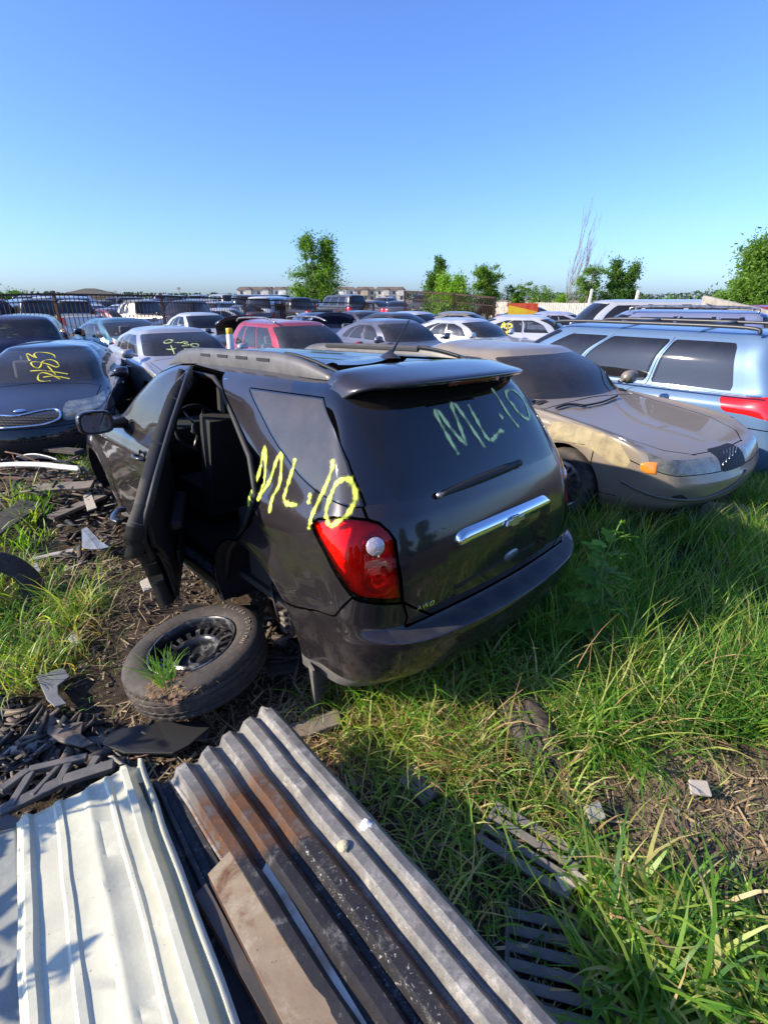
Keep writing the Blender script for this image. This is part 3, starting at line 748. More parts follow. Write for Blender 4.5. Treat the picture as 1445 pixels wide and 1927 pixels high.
# white board fence far right, with posts
a=atY(925,572,56);b=atY(1330,584,30)
fr=empty('board_fence',(a.x,a.y,0)); tag(fr,'long pale board fence behind the cars on the right','fence')
d=Vector((b.x-a.x,b.y-a.y,0)); L=d.length; d.normalize(); mb=MB(); n=int(L/.32)
WF=simple('board_white',(.50,.47,.42),.85,var=(.36,.33,.28),vs=2)
for k in range(n):
    q=d*(k+.5)*L/n; mb.box((q.x,q.y,.75+.04*rnd.random()),(.26,.03,1.5),rotz(math.atan2(d.y,d.x)))
mb.build('boards',WF,fr,smooth=False)
for px,Y,h in((1008,50,2.35),(1143,41,2.5),(1210,36,2.35)):
    q=atY(px,575,Y); t=(Vector((q.x,q.y,0))-Vector((a.x,a.y,0))).dot(d); p_=d*t; MB().beam((p_.x,p_.y-.06,0),(p_.x+.18,p_.y-.06,h),.22,.12).build('fence_post',WB,fr,smooth=False)
# ---------------------------------------------------------------- iron fence
IRON=simple('rusty_iron',(.085,.045,.035),.7,.4,var=(.035,.025,.022),vs=3)
FP=[(-60,15.5,556),(102,17.5,553),(302,20,556.5),(457,23.5,562.5),(590,27,568),(700,30,571)]
PT=[]
for px,Y,top in FP:
    q=atY(px,top,Y); PT.append(q)
fe=empty('iron_fence',(PT[0].x,PT[0].y,0)); tag(fe,'rusty iron picket fence across the back on the left','fence')
o0=Vector((PT[0].x,PT[0].y,0))
for k,p in enumerate(PT):
    t=p.z+ (.10 if k in(1,2) else .06); MB().beam((p.x-o0.x,p.y-o0.y,-.2),(p.x-o0.x+.03*(k-2),p.y-o0.y,t),.09,.09).build('fence_post',IRON,fe,smooth=False)
for a,b in zip(PT[:-1],PT[1:]):
    mb=MB(); A=a-o0;B=b-o0; mb.beam(A,B,.04,.06); mb.beam(A-Vector((0,0,A.z-.25)),B-Vector((0,0,B.z-.25)),.03,.04); mb.beam(A-Vector((0,0,.22)),B-Vector((0,0,.22)),.03,.03)
    n=int((b-a).length/.135)
    for i in range(1,n):
        p=A.lerp(B,i/n); ln=rnd.uniform(-.03,.03); mb.beam((p.x+ln,p.y,.02),(p.x,p.y,p.z),.019,.019)
    mb.build('picket_panel',IRON,fe,smooth=False)
gp=[(762,27,547.5),(855,26,553),(932,25,560)]
G_=[atY(*q) if False else atY(q[0],q[2],q[1]) for q in gp]; o0=Vector((G_[0].x,G_[0].y,0))
ga=empty('iron_gate',o0); tag(ga,'taller rusty iron gate section right of the picket fence','gate')
for p in G_: MB().beam((p.x-o0.x,p.y-o0.y,-.1),(p.x-o0.x,p.y-o0.y,p.z+.03),.09,.09).build('gate_post',IRON,ga,smooth=False)
for a,b in zip(G_[:-1],G_[1:]):
    mb=MB();A=a-o0;B=b-o0; mb.beam(A,B,.05,.07); mb.beam(A-Vector((0,0,.35)),B-Vector((0,0,.35)),.03,.04); mb.beam(A-Vector((0,0,A.z-.4)),B-Vector((0,0,B.z-.4)),.03,.05)
    for i in range(1,24):
        p=A.lerp(B,i/24); mb.beam((p.x,p.y,.1),(p.x,p.y,p.z),.03,.03)
    mb.build('picket_panel',IRON,ga,smooth=False)
# red and yellow board
p=atY(984,578,26); sb=empty('painted_board',(p.x,26,0)); tag(sb,'board painted red and yellow standing among the cars beyond the gate','board')
z0=atY(984,592,26).z; z1=atY(984,570,26).z; w_=.72
MB().box((0,0,(z0+z1)/2),(2*w_,.04,z1-z0)).build('panel',simple('sign_red',(.62,.05,.03),.5,var=(.75,.16,.04),vs=3),sb,smooth=False)
MB().add([(-w_,-.024,z0),(w_,-.024,z0),(w_,-.024,z0+(z1-z0)*.28),(-w_+.1,-.024,z0+(z1-z0)*.8),(-w_,-.024,z0+(z1-z0)*.8)],[[0,1,2,3,4]]).build('yellow_field',simple('sign_yellow',(.85,.62,.03),.5,var=(.85,.40,.03),vs=2),sb,smooth=False)
for x in(-w_+.05,w_-.05): MB().box((x,.05,z0/2),(.06,.06,z0)).build('support_post',IRON,sb,smooth=False)
# ---------------------------------------------------------------- the dark grey SUV
MH=Matrix(((-.6762738,-.73662872,-.00564632,.63967508),(.73573897,-.67579842,.04454967,2.09667423),(-.03663234,.02597356,.99899121,-.00550958),(0,0,0,1)))
MHi=MH.inverted()
SUVC=(.028,.023,.025)
SP_=paint('suv_paint',SUVC,metal=.5,rough=.24,dust=.22,dcol=(.20,.17,.15))
def build_suv():
    rows=[(.14,.24,.32,.88,.24,.24,4.58,.24,.55),
     (-.01,.36,.42,.90,.36,.36,4.72,.36,.6),
     (-.055,.49,.44,.920,.52,.52,4.77,.50,.6),
     (-.064,.533,.445,.926,.60,.63,4.76,.62,.58),
     (-.062,.550,.445,.928,.63,.66,4.74,.66,.58),
     (.052,.592,.25,.928,.70,.74,4.73,.70,.56),
     (.045,.80,.31,.930,.82,.88,4.68,.82,.5),
     (.085,1.0,.30,.910,.985,1.0,4.50,.93,.45),
     (.13,1.12,.29,.858,1.10,1.10,3.62,1.10,.40),
     (.25,1.33,.28,.765,1.33,1.33,3.22,1.33,.36),
     (.40,1.53,.27,.655,1.53,1.53,2.80,1.535,.32),
     (.47,1.585,.26,.575,1.575,1.572,2.66,1.59,.3),
     (.56,1.62,.22,.40,1.625,1.625,2.50,1.63,.22),
     (.75,1.64,.05,.0001,1.65,1.65,2.3,1.65,.05)]
    G=rows_net(rows,(0,.14,.32,.50,.68,.85,1))
    V,F=surf(G,9,11)
    AR=((.985,.36),(3.842,.36)); Ra=.415
    for cx,cz in AR: arch_apply(V,cx,cz,Ra,.028,.5)
    # character crease under the belt and concave flank
    m=(np.abs(V[:,1])>.6)&(V[:,2]>.3)
    V[:,1]-=np.sign(V[:,1])*m*(.013*np.exp(-((V[:,2]-.60)/.16)**2)*np.clip((V[:,0]-1.4)/.3,0,1)*np.clip((3.3-V[:,0])/.3,0,1))
    V[:,1]+=np.sign(V[:,1])*m*(.010*np.exp(-((V[:,2]-.95)/.035)**2))*np.clip((V[:,0]-.45)/.3,0,1)
    # grooves pressed in the roof
    rz=(V[:,2]>1.6)&(V[:,0]>.85)&(V[:,0]<2.45)
    ed=np.clip((V[:,0]-.85)/.15,0,1)*np.clip((2.45-V[:,0])/.15,0,1)
    for y in(0,.19,.38): V[:,2]-=rz*ed*.012*np.exp(-((np.abs(V[:,1])-y)/.035)**2)
    V=addnormals(V,F)
    # number plate recess in the hatch
    rec=lambda V: np.where(V[:,0]<.4,sdp(np.c_[V[:,1],V[:,2]],[(-.40,.655),(.36,.655),(.41,.885),(-.42,.885)],.012),1)
    bv0=BVHTree.FromPolygons([MH@Vector(v[:3]) for v in V],F)
    V0,F0=V,list(F)
    def P(px,py):
        d=iray(px,py).normalized(); h=bv0.ray_cast(CAMO,d)
        if not h[0]: print('miss',px,py); return np.array([.3,.9,1,5,4.])
        fv=V0[F0[h[2]]]; l=np.array(MHi@h[0]); wq=1/(np.linalg.norm(fv[:,:3]-l,axis=1)+1e-4)**2
        return np.r_[l,(fv[:,3:5]*wq[:,None]).sum(0)/wq.sum()]
    z7=lambda L:[P(560+x/2.627,640+y/2.627) for x,y in L]
    z6=lambda L:[P(150+x/2.536,640+y/2.536) for x,y in L]
    q7=lambda L:[P(440+x/5.558,700+y/5.557) for x,y in L]
    XZ=lambda L:[(p[0],p[2]) for p in L]; TZ=lambda L:[(p[4]*.27,p[2]) for p in L]; YZ=lambda L:[(abs(p[1]),p[2]) for p in L]
    rear=lambda V:V[:,4]<4.3
    def fyz(poly,r=0): return lambda V: np.where(V[:,4]<4.6,sdp(np.c_[np.abs(V[:,1]),V[:,2]],poly,r),1)
    def ftz(poly,r=0): return lambda V: np.where(V[:,4]<6.5,sdp(np.c_[V[:,4]*.27,V[:,2]],poly,r),1)
    qw=XZ(q7([(170,175),(930,280),(1045,600),(1180,940),(1300,1260),(1350,1400),(1280,1405),(1180,1390),(1000,1310),(870,1240),(770,1150),(680,1060),(600,950),(540,860),(470,770),(380,620),(280,420)]))
    print('quarter',np.round(qw,2).tolist())
    tail=TZ(z7([(65,905),(100,885),(180,877),(270,879),(340,888),(400,905),(450,945),(483,990),(497,1100),(521,1298),(440,1306),(380,1303),(310,1293),(255,1258),(205,1185),(135,1055),(80,950)]))
    print('tail',np.round(tail,2).tolist())
    gl=YZ(z7([(262,330),(330,500),(410,660),(490,832)])); print('glass edge',np.round(gl,2).tolist())
    he=YZ(z7([(140,340),(210,560),(290,750),(345,885)])); print('hatch edge',np.round(he,2).tolist())
    bs=TZ(z7([(590,1330),(530,1300),(440,1306),(300,1290),(270,1275),(160,1360),(60,1335),(0,1322)])); print('bumper seam',np.round(bs,2).tolist())
    ti=YZ(z7([(521,1298),(497,1100),(483,990),(450,945),(400,905),(352,888)]))
    hatch=[(-.2,.60),(.655,.60),(ti[0][0]-.02,.64)]+[tuple(x) for x in ti]+[tuple(x) for x in he[::-1]]+[(he[0][0]-.01,1.60),(-.2,1.66)]
    zb=1.125
    glass=[(-.2,zb),(gl[-1][0]-.03,zb),(gl[-1][0],zb+.03)]+[tuple(x) for x in gl[-2::-1]]+[(gl[0][0]-.05,1.58),(-.2,1.60)]
    rdoor=[(2.215,.29),(2.215,1.0),(2.13,1.565),(1.62,1.55),(1.47,1.46),(1.30,1.37),(1.10,1.26),(.95,1.205),(.865,1.12),(.85,1.02),(.90,.92),(1.00,.80)]+[(.985+.425*math.cos(a),.36+.425*math.sin(a)) for a in np.linspace(1.45,.0,9)]+[(1.42,.29)]
    fdoor=[(2.225,.29),(2.225,1.0),(2.145,1.57),(2.35,1.56),(2.62,1.49),(2.90,1.34),(3.20,1.14),(3.36,1.02),(3.38,.85),(3.35,.55),(3.28,.29)]
    fwin=[(2.275,1.105),(2.195,1.52),(2.36,1.515),(2.56,1.455),(2.84,1.305),(3.06,1.155),(3.10,1.105)]
    rwin=[(2.13,1.10),(2.08,1.51),(1.70,1.50),(1.50,1.40),(1.30,1.27),(1.17,1.17),(1.16,1.12)]
    head=st(6.15,7.25,10.9,12.5,.02); 
    bump_poly=[(-.5,.604),(.38,.604)]+[tuple(x) for x in bs]+[(bs[-1][0]+.1,bs[-1][1]),(bs[-1][0]+.1,-.1),(-.5,-.1)]
    fields=[('arch',lambda V:np.minimum(*[np.where(np.abs(V[:,1])>.45,np.hypot(V[:,0]-cx,V[:,2]-cz)-Ra,1) for cx,cz in AR])),
      ('bumper',ftz(bump_poly)),
      ('step_pad',st(4.05,5.0,-3,2.25,.015)),
      ('rear_door',xz(rdoor,.0,.4)),('front_door',xz(fdoor,.0,.4)),
      ('front_window',xz(fwin,.008,.3)),('rear_door_window',xz(rwin,.008,.3)),
      ('quarter_window',lambda V:np.where(V[:,4]<7,xz(qw,.002,.3)(V),1)),
      ('hatch',fyz(hatch)),('rear_window',fyz(glass)),('plate_recess',rec),
      ('taillight',ftz(tail)),('windshield',st(8.12,9.9,10.7,15,.03)),
      ('headlight',head),('grille',st(4.6,6.7,12.7,15,.02)),
      ('hood',st(7.1,7.98,9.6,15,.03)),
      ('cladding',lambda V:np.where(np.abs(V[:,1])>-1,V[:,2]-.315-.0*V[:,0],1))]
    fd=dict(fields)
    grooves=['quarter_window','rear_door','front_door','hatch','hood','taillight','bumper']
    for n in grooves+['front_window','rear_window','headlight']: V,F=densify(V,F,fd[n],.03,9,11)
    for n in('quarter_window','taillight','rear_door','front_door','hatch'): V,F=densify(V,F,fd[n],.016,18,22)
    for n,f in fields:
        v=f(V)
        if n in grooves: 
            V,F=cutm(V,F,v); V,F=cutm(V,F,f(V)-.0055); V,F=cutm(V,F,f(V)+.0055)
        else: V,F=cutm(V,F,v)
    # frames round the glass
    V,F=cutm(V,F,fd['quarter_window'](V)+.006); V,F=cutm(V,F,fd['front_window'](V)-.022)
    V,F=cutm(V,F,fd['rear_window'](V)-.004)
    C=fcent(V,F)
    lab=np.array(['body']*len(F),dtype=object)
    ev={n:f(C) for n,f in fields}
    lab[ev['cladding']<0]='cladding'
    lab[(ev['bumper']<0)&(ev['cladding']>=0)]='bumper'
    for n in('step_pad','hatch','rear_door','front_door','hood'): lab[ev[n]<0]=n
    band=(ev['hatch']<0)&(C[:,2]>1.13)&(np.abs(C[:,1])>.4); lab[band]='pillar_trim'
    lab[(ev['front_window']<.022)&(ev['front_window']>0)]='window_frame'
    for n in('plate_recess','rear_window','taillight','windshield','headlight','grille','front_window','rear_door_window','quarter_window'): lab[ev[n]<0]=n
    lab[(ev['quarter_window']<0)&(ev['quarter_window']>-.006)]='quarter_band'
    g_=np.zeros(len(F),bool)
    for n in grooves: g_|=(np.abs(ev[n])<.0055)
    g_&=~(ev['taillight']<-.0055)
    g_&=~np.isin(lab,['windshield','front_window','rear_door_window','rear_window','quarter_window','quarter_band'])
    lab[g_]='gap'
    lab[(np.abs(ev['quarter_window'])<.0)&(C[:,4]<7)]='gap'
    lab[ev['arch']<0]='void'
    # press the middle of every shut line inwards
    gapv=np.zeros(len(V),bool); othv=np.zeros(len(V),bool)
    for i,f_ in enumerate(F): (gapv if lab[i]=='gap' else othv)[f_]=True
    near=np.zeros(len(V),bool)
    for n in grooves: near|=np.abs(fd[n](V))<.0015
    mv=gapv&~othv&near; V[mv,:3]-=V[mv,5:8]*.010
    # recess
    rv=rec(V); V[:,0]+=.030*np.clip(-rv/.02,0,1)*(V[:,0]<.4)
    tl=np.clip(-fd['taillight'](V)/.03,0,1); 
    root=empty('suv',mat=MH); tag(root,'dark grey SUV seen from behind with its rear left door open and no rear wheel','SUV')
    def part(n,sel,m,parent=root,**k):
        idx=np.nonzero(sel)[0]
        if len(idx)==0: print('empty part',n); return None
        VV,FF,NN=subset3(V,F,idx); k.pop('solid',0); return mkobj(n,VV,FF,m,parent,N=NN,**k)
    L=lambda *a: np.isin(lab,a)
    left=C[:,1]>0
    # black shut lines carry on as a material slot of the body
    def two(n,names,m,extra=None,**k):
        sel=L(*names)
        if extra is not None: sel&=extra
        idx=np.nonzero(sel)[0]; VV,FF,NN=subset3(V,F,idx); k.pop('solid',0)
        return mkobj(n,VV,FF,[m,GAPM],root,N=NN,mi=[1 if lab[i] in('gap',) else 0 for i in idx],**k)
    two('body',('body','gap'),SP_,solid=.018)
    part('bumper',L('bumper'),SP_,solid=.012)
    part('lower_cladding',L('cladding'),GREYP,solid=.012)
    part('step_pad',L('step_pad'),simple('step_pad',(.022,.022,.026),.5,bs=260,bstr=.35,bd=.001,var=(.05,.045,.04),vs=9))
    hp=part('hatch',L('hatch'),SP_,solid=.012)
    part('pillar_trim',L('pillar_trim')&left,BLKG,hp); part('pillar_trim',L('pillar_trim')&~left,BLKG,hp)
    part('plate_recess',L('plate_recess'),SP_,hp)
    rg=glassmat('hatch_glass',(.012,.012,.014),.05); rgo=part('rear_window',L('rear_window'),rg,hp)
    qgm=glassmat('quarter_glass',(.02,.02,.022),.25)
    for s_ in(left,~left):
        part('quarter_window',L('quarter_window')&s_,qgm); part('quarter_band',L('quarter_band')&s_,BLKG)
    for s_ in(left,~left):
        d=part('front_door',L('front_door')&s_,SP_,solid=.02); part('window_frame',L('window_frame')&s_,SP_,d); part('window',L('front_window')&s_,GL,d)
        dz=d
        for sg in(1,):
            y=.935*(1 if s_ is left else -1)
            mb=MB(); mb.tube(smoothpath([(2.50,y-.0,.955),(2.47,y+.03*np.sign(y),.96),(2.36,y+.035*np.sign(y),.965),(2.31,y,.96)],5),[.014]*15+[.012],8); mb.build('door_handle',SP_,d)
            MB().lathe([(.0,-.012),(.05,-.004),(.058,.004)],18,'y',c=(2.40,y-.012*np.sign(y),.955)).build('handle_cup',BLKG,d)
    # closed right rear door
    d=part('rear_door',L('rear_door')&~left,SP_,solid=.02); part('window',L('rear_door_window')&~left,GLD,d)
    part('windshield',L('windshield'),GL)
    two('hood',('hood',),SP_,solid=.01)
    part('grille',L('grille'),BLK)
    for s_ in(left,~left):
        part('headlight',L('headlight')&s_,CLR)
    # ------------------------------------------------ tail lights: red lens with lamp bowls behind it
    lens=glassmat('tail_lens',(.98,.16,.10),.0); lens.node_tree.nodes['Fresnel'].inputs[0].default_value=1.45
    for s_,sg in((left,1),(~left,-1)):
        idx=np.nonzero(L('taillight')&s_)[0]; VV,FF=subset(V,F,idx)
        # push lens out a little, bowl inwards
        lo=mkobj('taillight',VV,FF,lens,root)
        cen=np.mean(np.array(VV),axis=0)
        def inner(o,dep):
            return [Vector(v)+(Vector((1,-sg*.75,0))).normalized()*dep for v in VV]
        mkobj('lamp_housing',inner(lo,.035),FF,simple('lamp_red',(1.0,.22,.16),.35,.1,var=(.75,.08,.05),vs=16,bs=34,bstr=.5,bd=.01),lo)
        def onlamp(px,py):
            d=iray(px,py).normalized(); h=bv0.ray_cast(CAMO,d); p=MHi@h[0]; n=(MHi.to_3x3()@h[1]).normalized()
            if n.dot(MHi.to_3x3()@d)>0: n=-n
            p.y*=sg; n.y*=sg
            return p,n
        for (px,py),r,mt in(((707,1029),.047,CLR),((716,1094),.062,None)):
            p,n=onlamp(px,py); q=n.to_track_quat('Z','Y').to_matrix()
            m1=MB().lathe([(r*1.12,-.004),(r*1.08,.003),(r*.98,.0),(r*.95,-.012)],28,'z',c=p-n*.010,rot=q); m1.build('bezel',simple('lamp_ring',(.9,.35,.3),.08,.9),lo)
            if mt: MB().lathe([(r*.97,-.003),(r*.8,.006),(r*.45,.012),(.0,.014)],24,'z',c=p-n*.006,rot=q).build('reversing_lamp',simple('reverse_lens',(.62,.50,.50),.12,.5,coat=1,bs=60,bstr=.6,bd=.01),lo)
            else: MB().lathe([(r*.97,.001),(r*.8,-.012),(r*.5,-.02),(r*.28,-.018),(r*.2,.0),(.0,.004)],24,'z',c=p-n*.008,rot=q).build('brake_lamp',simple('brake_bowl',(.9,.25,.2),.10,.85,bs=50,bstr=.4,bd=.01),lo)
    # ------------------------------------------------ spoiler (wraps over the top of the hatch)
    sv=[];N=28
    for i in range(N+1):
        u=-1+2*i/N; a=abs(u); y=.590*math.sin(u*PI/2*.98)/math.sin(PI/2*.98)
        q_=max(0,(a-.72)/.28)**2
        xs=.665; zs=1.634-.040*a**2.2-.050*q_
        xl=.285+.25*a**2.6; zl=1.585-.03*a**2.5-.045*q_

        th=.034-.012*a
        sv.append([(xs,y*1.0,zs),(xs-.09,y*1.02,zs+.003),(xl+.15,y*1.04,(zs+zl)/2+.006),(xl+.02,y*1.045,zl+.005),(xl,y*1.045,zl-.004),(xl+.006,y*1.04,zl-th*.8),(xl+.04,y*1.03,zl-th),(xl+.13,y*1.0,zl-th-.006),(xs-.1,y*.98,zs-.05)])
    SV=[p for r in sv for p in r];K=9
    SF=[[i*K+k,i*K+k+1,(i+1)*K+k+1,(i+1)*K+k] for i in range(N) for k in range(K-1)]
    SF+=[list(range(K)),[N*K+k for k in range(K)][::-1]]
    mi=[(1 if (f%(K-1))>=4 else 0) for f in range(N*(K-1))]+[0,0]
    spo=mkobj('spoiler',SV,SF,[SP_,BLKG],hp,mi=mi,sub=1)
    bl=MB(); 
    for i in range(13):
        u=-1+2*i/12; y=.19*u
        bl.V+=[Vector((.290+.24*abs(math.asin(min(1,abs(y)/.545))/1.55)**2.6+.006*0,y,1.574)),Vector((.296+.002,y,1.548))]
    bl.F=[[2*i,2*i+1,2*i+3,2*i+2] for i in range(12)]; bl.M=[0]*12
    bl.build('brake_light',REDD,spo,solid=.006,off=1)
    # ------------------------------------------------ chrome bar, emblem, badges
    bvh=BVHTree.FromPolygons([Vector(v[:3]) for v in V],F)
    def sx(y,z,off=.0):
        h=bvh.ray_cast(Vector((-2,y,z)),Vector((1,0,0))); return (h[0].x if h[0] else .1)-off
    N=24;cv=[]
    for i in range(N+1):
        u=-1+2*i/N; y=-.02+.385*u; a=abs(u)
        zc=.925-.0*y; hh=.034 if a<.9 else .034*(1-(a-.9)*6)
        sh=(a**2)*.008
        xr=sx(y,.93)-.012
        zt=zc+hh+.0; zb_=zc-hh-(.012 if a>.88 else 0)
        cv.append([(xr+.016,y,zt+.006-sh),(xr-.012,y,zt-.004-sh),(xr-.022,y,zc+.005-sh),(xr-.016,y,zb_+.006-sh),(xr+.012,y,zb_-sh)])
    K=5
    chrome=mkobj('chrome_bar',[p for r in cv for p in r],[[i*K+k,(i+1)*K+k,(i+1)*K+k+1,i*K+k+1] for i in range(N) for k in range(K-1)]+[list(range(K)),[N*K+k for k in range(K)][::-1]],CHR,hp,sub=1)
    ex=sx(0,.93)-.047
    bow=[(-.075,-.014),(-.030,-.014),(-.030,-.026),(.030,-.026),(.030,-.014),(.075,-.014),(.066,.014),(.026,.014),(.026,.026),(-.026,.026),(-.026,.014),(-.066,.014)]
    rt=Matrix(((0,0,-1),(-1,0,0),(0,1,0)))
    MB().prism(bow,.012,rt,(ex+.012,-.02,.925)).build('emblem',simple('emblem_metal',(.55,.55,.57),.2,.9),chrome,smooth=False,bevel=.002)
    # plate lamp, latch button, keyhole patch, wiper
    MB().prism([(.13,-.022),(-.13,-.022),(-.11,.02),(.11,.02)],.006,rt,(sx(0,.86)+.028,-.03,.855)).build('plate_bracket',BLKG,hp,smooth=False)
    hb=MB().lathe([(.0001,-.006),(.045,-.005),(.05,0)],24,'x',c=(sx(-.13,.69)-.001,-.10,.695))
    for v in hb.V: v.z=.695+(v.z-.695)*.55; v.y=-.10+(v.y+.10)*1.3
    hb.build('hatch_release',simple('sky_grey',(.20,.22,.26),.15,.6),hp)
    wv=[]; 
    a_=np.array([.45,1.165]);b_=np.array([-.19,1.205])
    base=P(702/1+0,0) if False else None
    wp=[P(823,933),P(972,872)]; wp=[wp[0],wp[0]*.67+wp[1]*.33,wp[0]*.33+wp[1]*.67,wp[1]]
    wm=MB(); nrm=Vector((-1,0,.45)).normalized()
    pts=[Vector(p[:3])+nrm*o for p,o in zip(wp,(.03,.022,.022,.020))]
    wm.tube(smoothpath(pts,6),[.010+.012*math.sin(min(1,i/10)*1.6)*(1 if i<16 else .6) for i in range(19)],8)
    wm.build('wiper',BLK,hp)
    pw=[Vector(p[:3])+nrm*.014 for p in(P(885,912),P(930,893),P(970,880))]
    MB().tube(smoothpath(pw,6),.006,6).build('wiper_blade',BLK,hp)
    MB().lathe([(.0001,.02),(.012,.018),(.016,0)],10,'z',c=pts[0]-nrm*.02,rot=nrm.to_track_quat('Z','Y').to_matrix()).build('wiper_nozzle',ALU,hp)
    def text(body,px0,px1,h,name,mt,ital=.0):
        cu=bpy.data.curves.new('t','FONT'); cu.body=body; cu.extrude=.002; cu.shear=ital; cu.size=1; cu.space_character=1.08
        to=bpy.data.objects.new('t',cu); col.objects.link(to); bpy.context.view_layer.update()
        dg=bpy.context.evaluated_depsgraph_get(); me=bpy.data.meshes.new_from_object(to.evaluated_get(dg)); bpy.data.objects.remove(to)
        co=np.array([v.co for v in me.vertices]); wd=co[:,0].max()-co[:,0].min(); co[:,0]-=co[:,0].min()
        p0=Vector((sx(*px0),*px0));p1=Vector((sx(*px1),*px1)); X=(p1-p0); Lw=X.length; X.normalize(); Nn=Vector((-1,0,.1)); Nn=(Nn-X*Nn.dot(X)).normalized(); Y=Nn.cross(X)
        VV=[]
        for c in co:
            q=p0+X*(c[0]/wd*Lw)+Y*(c[1]*h/.7); h_=bvh.find_nearest(q); VV.append(h_[0]+Nn*(.003+c[2]))
        o=mkobj(name,VV,[list(p.vertices) for p in me.polygons],mt,hp,smooth=False); return o
    text('AWD',(.60,.655),(.50,.655),.022,'drive_badge',CHR,.2)
    text('EQUINOX',(1034,1019),(1055,996),.022,'model_badge',CHR,.1)
    # ------------------------------------------------ roof rails
    for sg in(1,-1):
        y0=.525*sg
        def rz_(x):
            h=bvh.ray_cast(Vector((x,y0,3)),Vector((0,0,-1))); return h[0].z if h[0] else 1.6
        N=40;rv=[]
        X0,X1=.66,2.62
        for i in range(N+1):
            u=i/N; x=X0+(X1-X0)*u
            e=min(u/.30,(1-u)/.22,1); hgt=.086*(1-(1-e)**2.2)+.004
            zz=rz_(x)-.004; yo=y0+sg*.012*(1-e)
            rv.append([(x,yo+sg*.030,zz-.01),(x,yo+sg*.030,zz+hgt*.55),(x,yo+sg*.018,zz+hgt*.95),(x,yo-sg*.008,zz+hgt),(x,yo-sg*.026,zz+hgt*.6),(x,yo-sg*.028,zz-.01)])
        K=6; FFs=[]
        for i in range(N):
            x=X0+(X1-X0)*(i+.5)/N
            for k in range(K-1): FFs.append([i*K+k,(i+1)*K+k,(i+1)*K+k+1,i*K+k+1][::sg])
        rail=mkobj('roof_rail',[p for r in rv for p in r],FFs+[list(range(K)),[N*K+k for k in range(K)][::-1]],simple('rail_plastic',(.085,.08,.078),.45,.2,var=(.13,.12,.11),vs=7,bs=150,bstr=.1,bd=.001),root)
        for xx in(1.28,1.52,1.76,2.0):
            bx('rail_slot',(xx,y0+sg*.031,rz_(xx)+.045),(.13,.006,.016),BLK,rail,bevel=0)
        # black end strip
        bx('rail_channel',(1.65,y0-sg*.027,rz_(1.65)+.062),(1.0,.016,.022),BLK,rail,bevel=.003)
        es=MB(); es.tube([(x,y0-sg*.03,rz_(x)+.002+.08*(1-(1-min((x-.66)/.58,1))**2.2)) for x in np.linspace(.67,1.15,12)],.009,6); es.build('rail_edge',BLK,rail)
    # ------------------------------------------------ antenna
    a0=P(733,672); ab=MB(); a0=Vector(a0[:3])
    ab.lathe([(.075,-.002),(.055,.012),(.03,.022),(.012,.03),(.0001,.032)],18,'z',c=a0)
    for v in ab.V:
        v.y=a0.y+(v.y-a0.y)*.42
    an=ab.build('antenna',SP_,root)
    top=Vector((MHi@(atY(771,600,3.05))))
    dr=(top-a0); mt=MB(); mt.tube([a0+Vector((0,0,.02)),a0+dr*.12,a0+dr*.3,a0+dr*.96],[.014,.009,.006,.0045],8); mt.build('mast',BLK,an)
    # ------------------------------------------------ mirrors
    for sg in(1,-1):
        c=Vector((2.90,sg*1.06,1.155)); mb=MB()
        K=16; rings=[]
        for q,(dx,s_) in enumerate(((-.055,.93),(-.05,1.0),(.0,1.02),(.05,.9),(.085,.6),(.095,.25))):
            for k in range(K):
                a=2*PI*k/K; ca,sa=math.cos(a),math.sin(a); ex=.6
                yy=.118*math.copysign(abs(ca)**ex,ca)*s_; zz=.083*math.copysign(abs(sa)**ex,sa)*s_
                mb.V.append(c+Vector((dx,yy,zz)))
        for q in range(5):
            for k in range(K): mb.F.append([q*K+k,q*K+(k+1)%K,(q+1)*K+(k+1)%K,(q+1)*K+k]); mb.M.append(0)
        mb.F.append([5*K+k for k in range(K)]); mb.M.append(0)
        mir=mb.build('side_mirror',SP_,root)
        fr=[];
        for s_,dx in((.93,-.055),(.82,-.048)):
            for k in range(K):
                a=2*PI*k/K; ca,sa=math.cos(a),math.sin(a); fr.append(c+Vector((dx,.118*math.copysign(abs(ca)**.6,ca)*s_,.083*math.copysign(abs(sa)**.6,sa)*s_)))
        mkobj('mirror_frame',fr,[[k,(k+1)%K,K+(k+1)%K,K+k] for k in range(K)],BLK,mir)
        mkobj('mirror_glass',fr[K:],[list(range(K))],simple('mirror_silver',(.35,.38,.42),.04,1),mir,smooth=False)
        arm=MB().tube(smoothpath([(2.9,sg*.97,1.13),(2.93,sg*.92,1.12),(2.98,sg*.86,1.115)],4),[.045,.042,.04,.04,.042,.045,.05,.055,.06],10)
        for v in arm.V: v.z=1.12+(v.z-1.12)*.8
        arm.build('mirror_arm',BLK,mir)
    # ------------------------------------------------ wheel wells, brake, underside
    ub=MB()
    for cx,cz in AR:
        for sg in(1,-1):
            Pp=[]
            for k in range(25):
                a=PI*(k/24*1.16-.08); x=cx+Ra*math.cos(a); zz=max(cz+Ra*math.sin(a),.2)
                h=bvh.ray_cast(Vector((cx+(Ra+.012)*math.cos(a),2*sg,max(cz+(Ra+.012)*math.sin(a),.2))),Vector((0,-sg,0))); yo=abs(h[0].y) if h[0] else .9
                Pp+=[(x,sg*(yo-.002),zz),(x,sg*(yo-.045),zz),(x,sg*.55,zz)]
            ub.add(Pp,[[3*k+j,3*k+j+1,3*k+j+4,3*k+j+3] for k in range(24) for j in(0,1)])
            ub.add([(cx+Ra*math.cos(2*PI*k/20),sg*.55,max(.2,cz+Ra*math.sin(2*PI*k/20))) for k in range(20)],[list(range(20))])
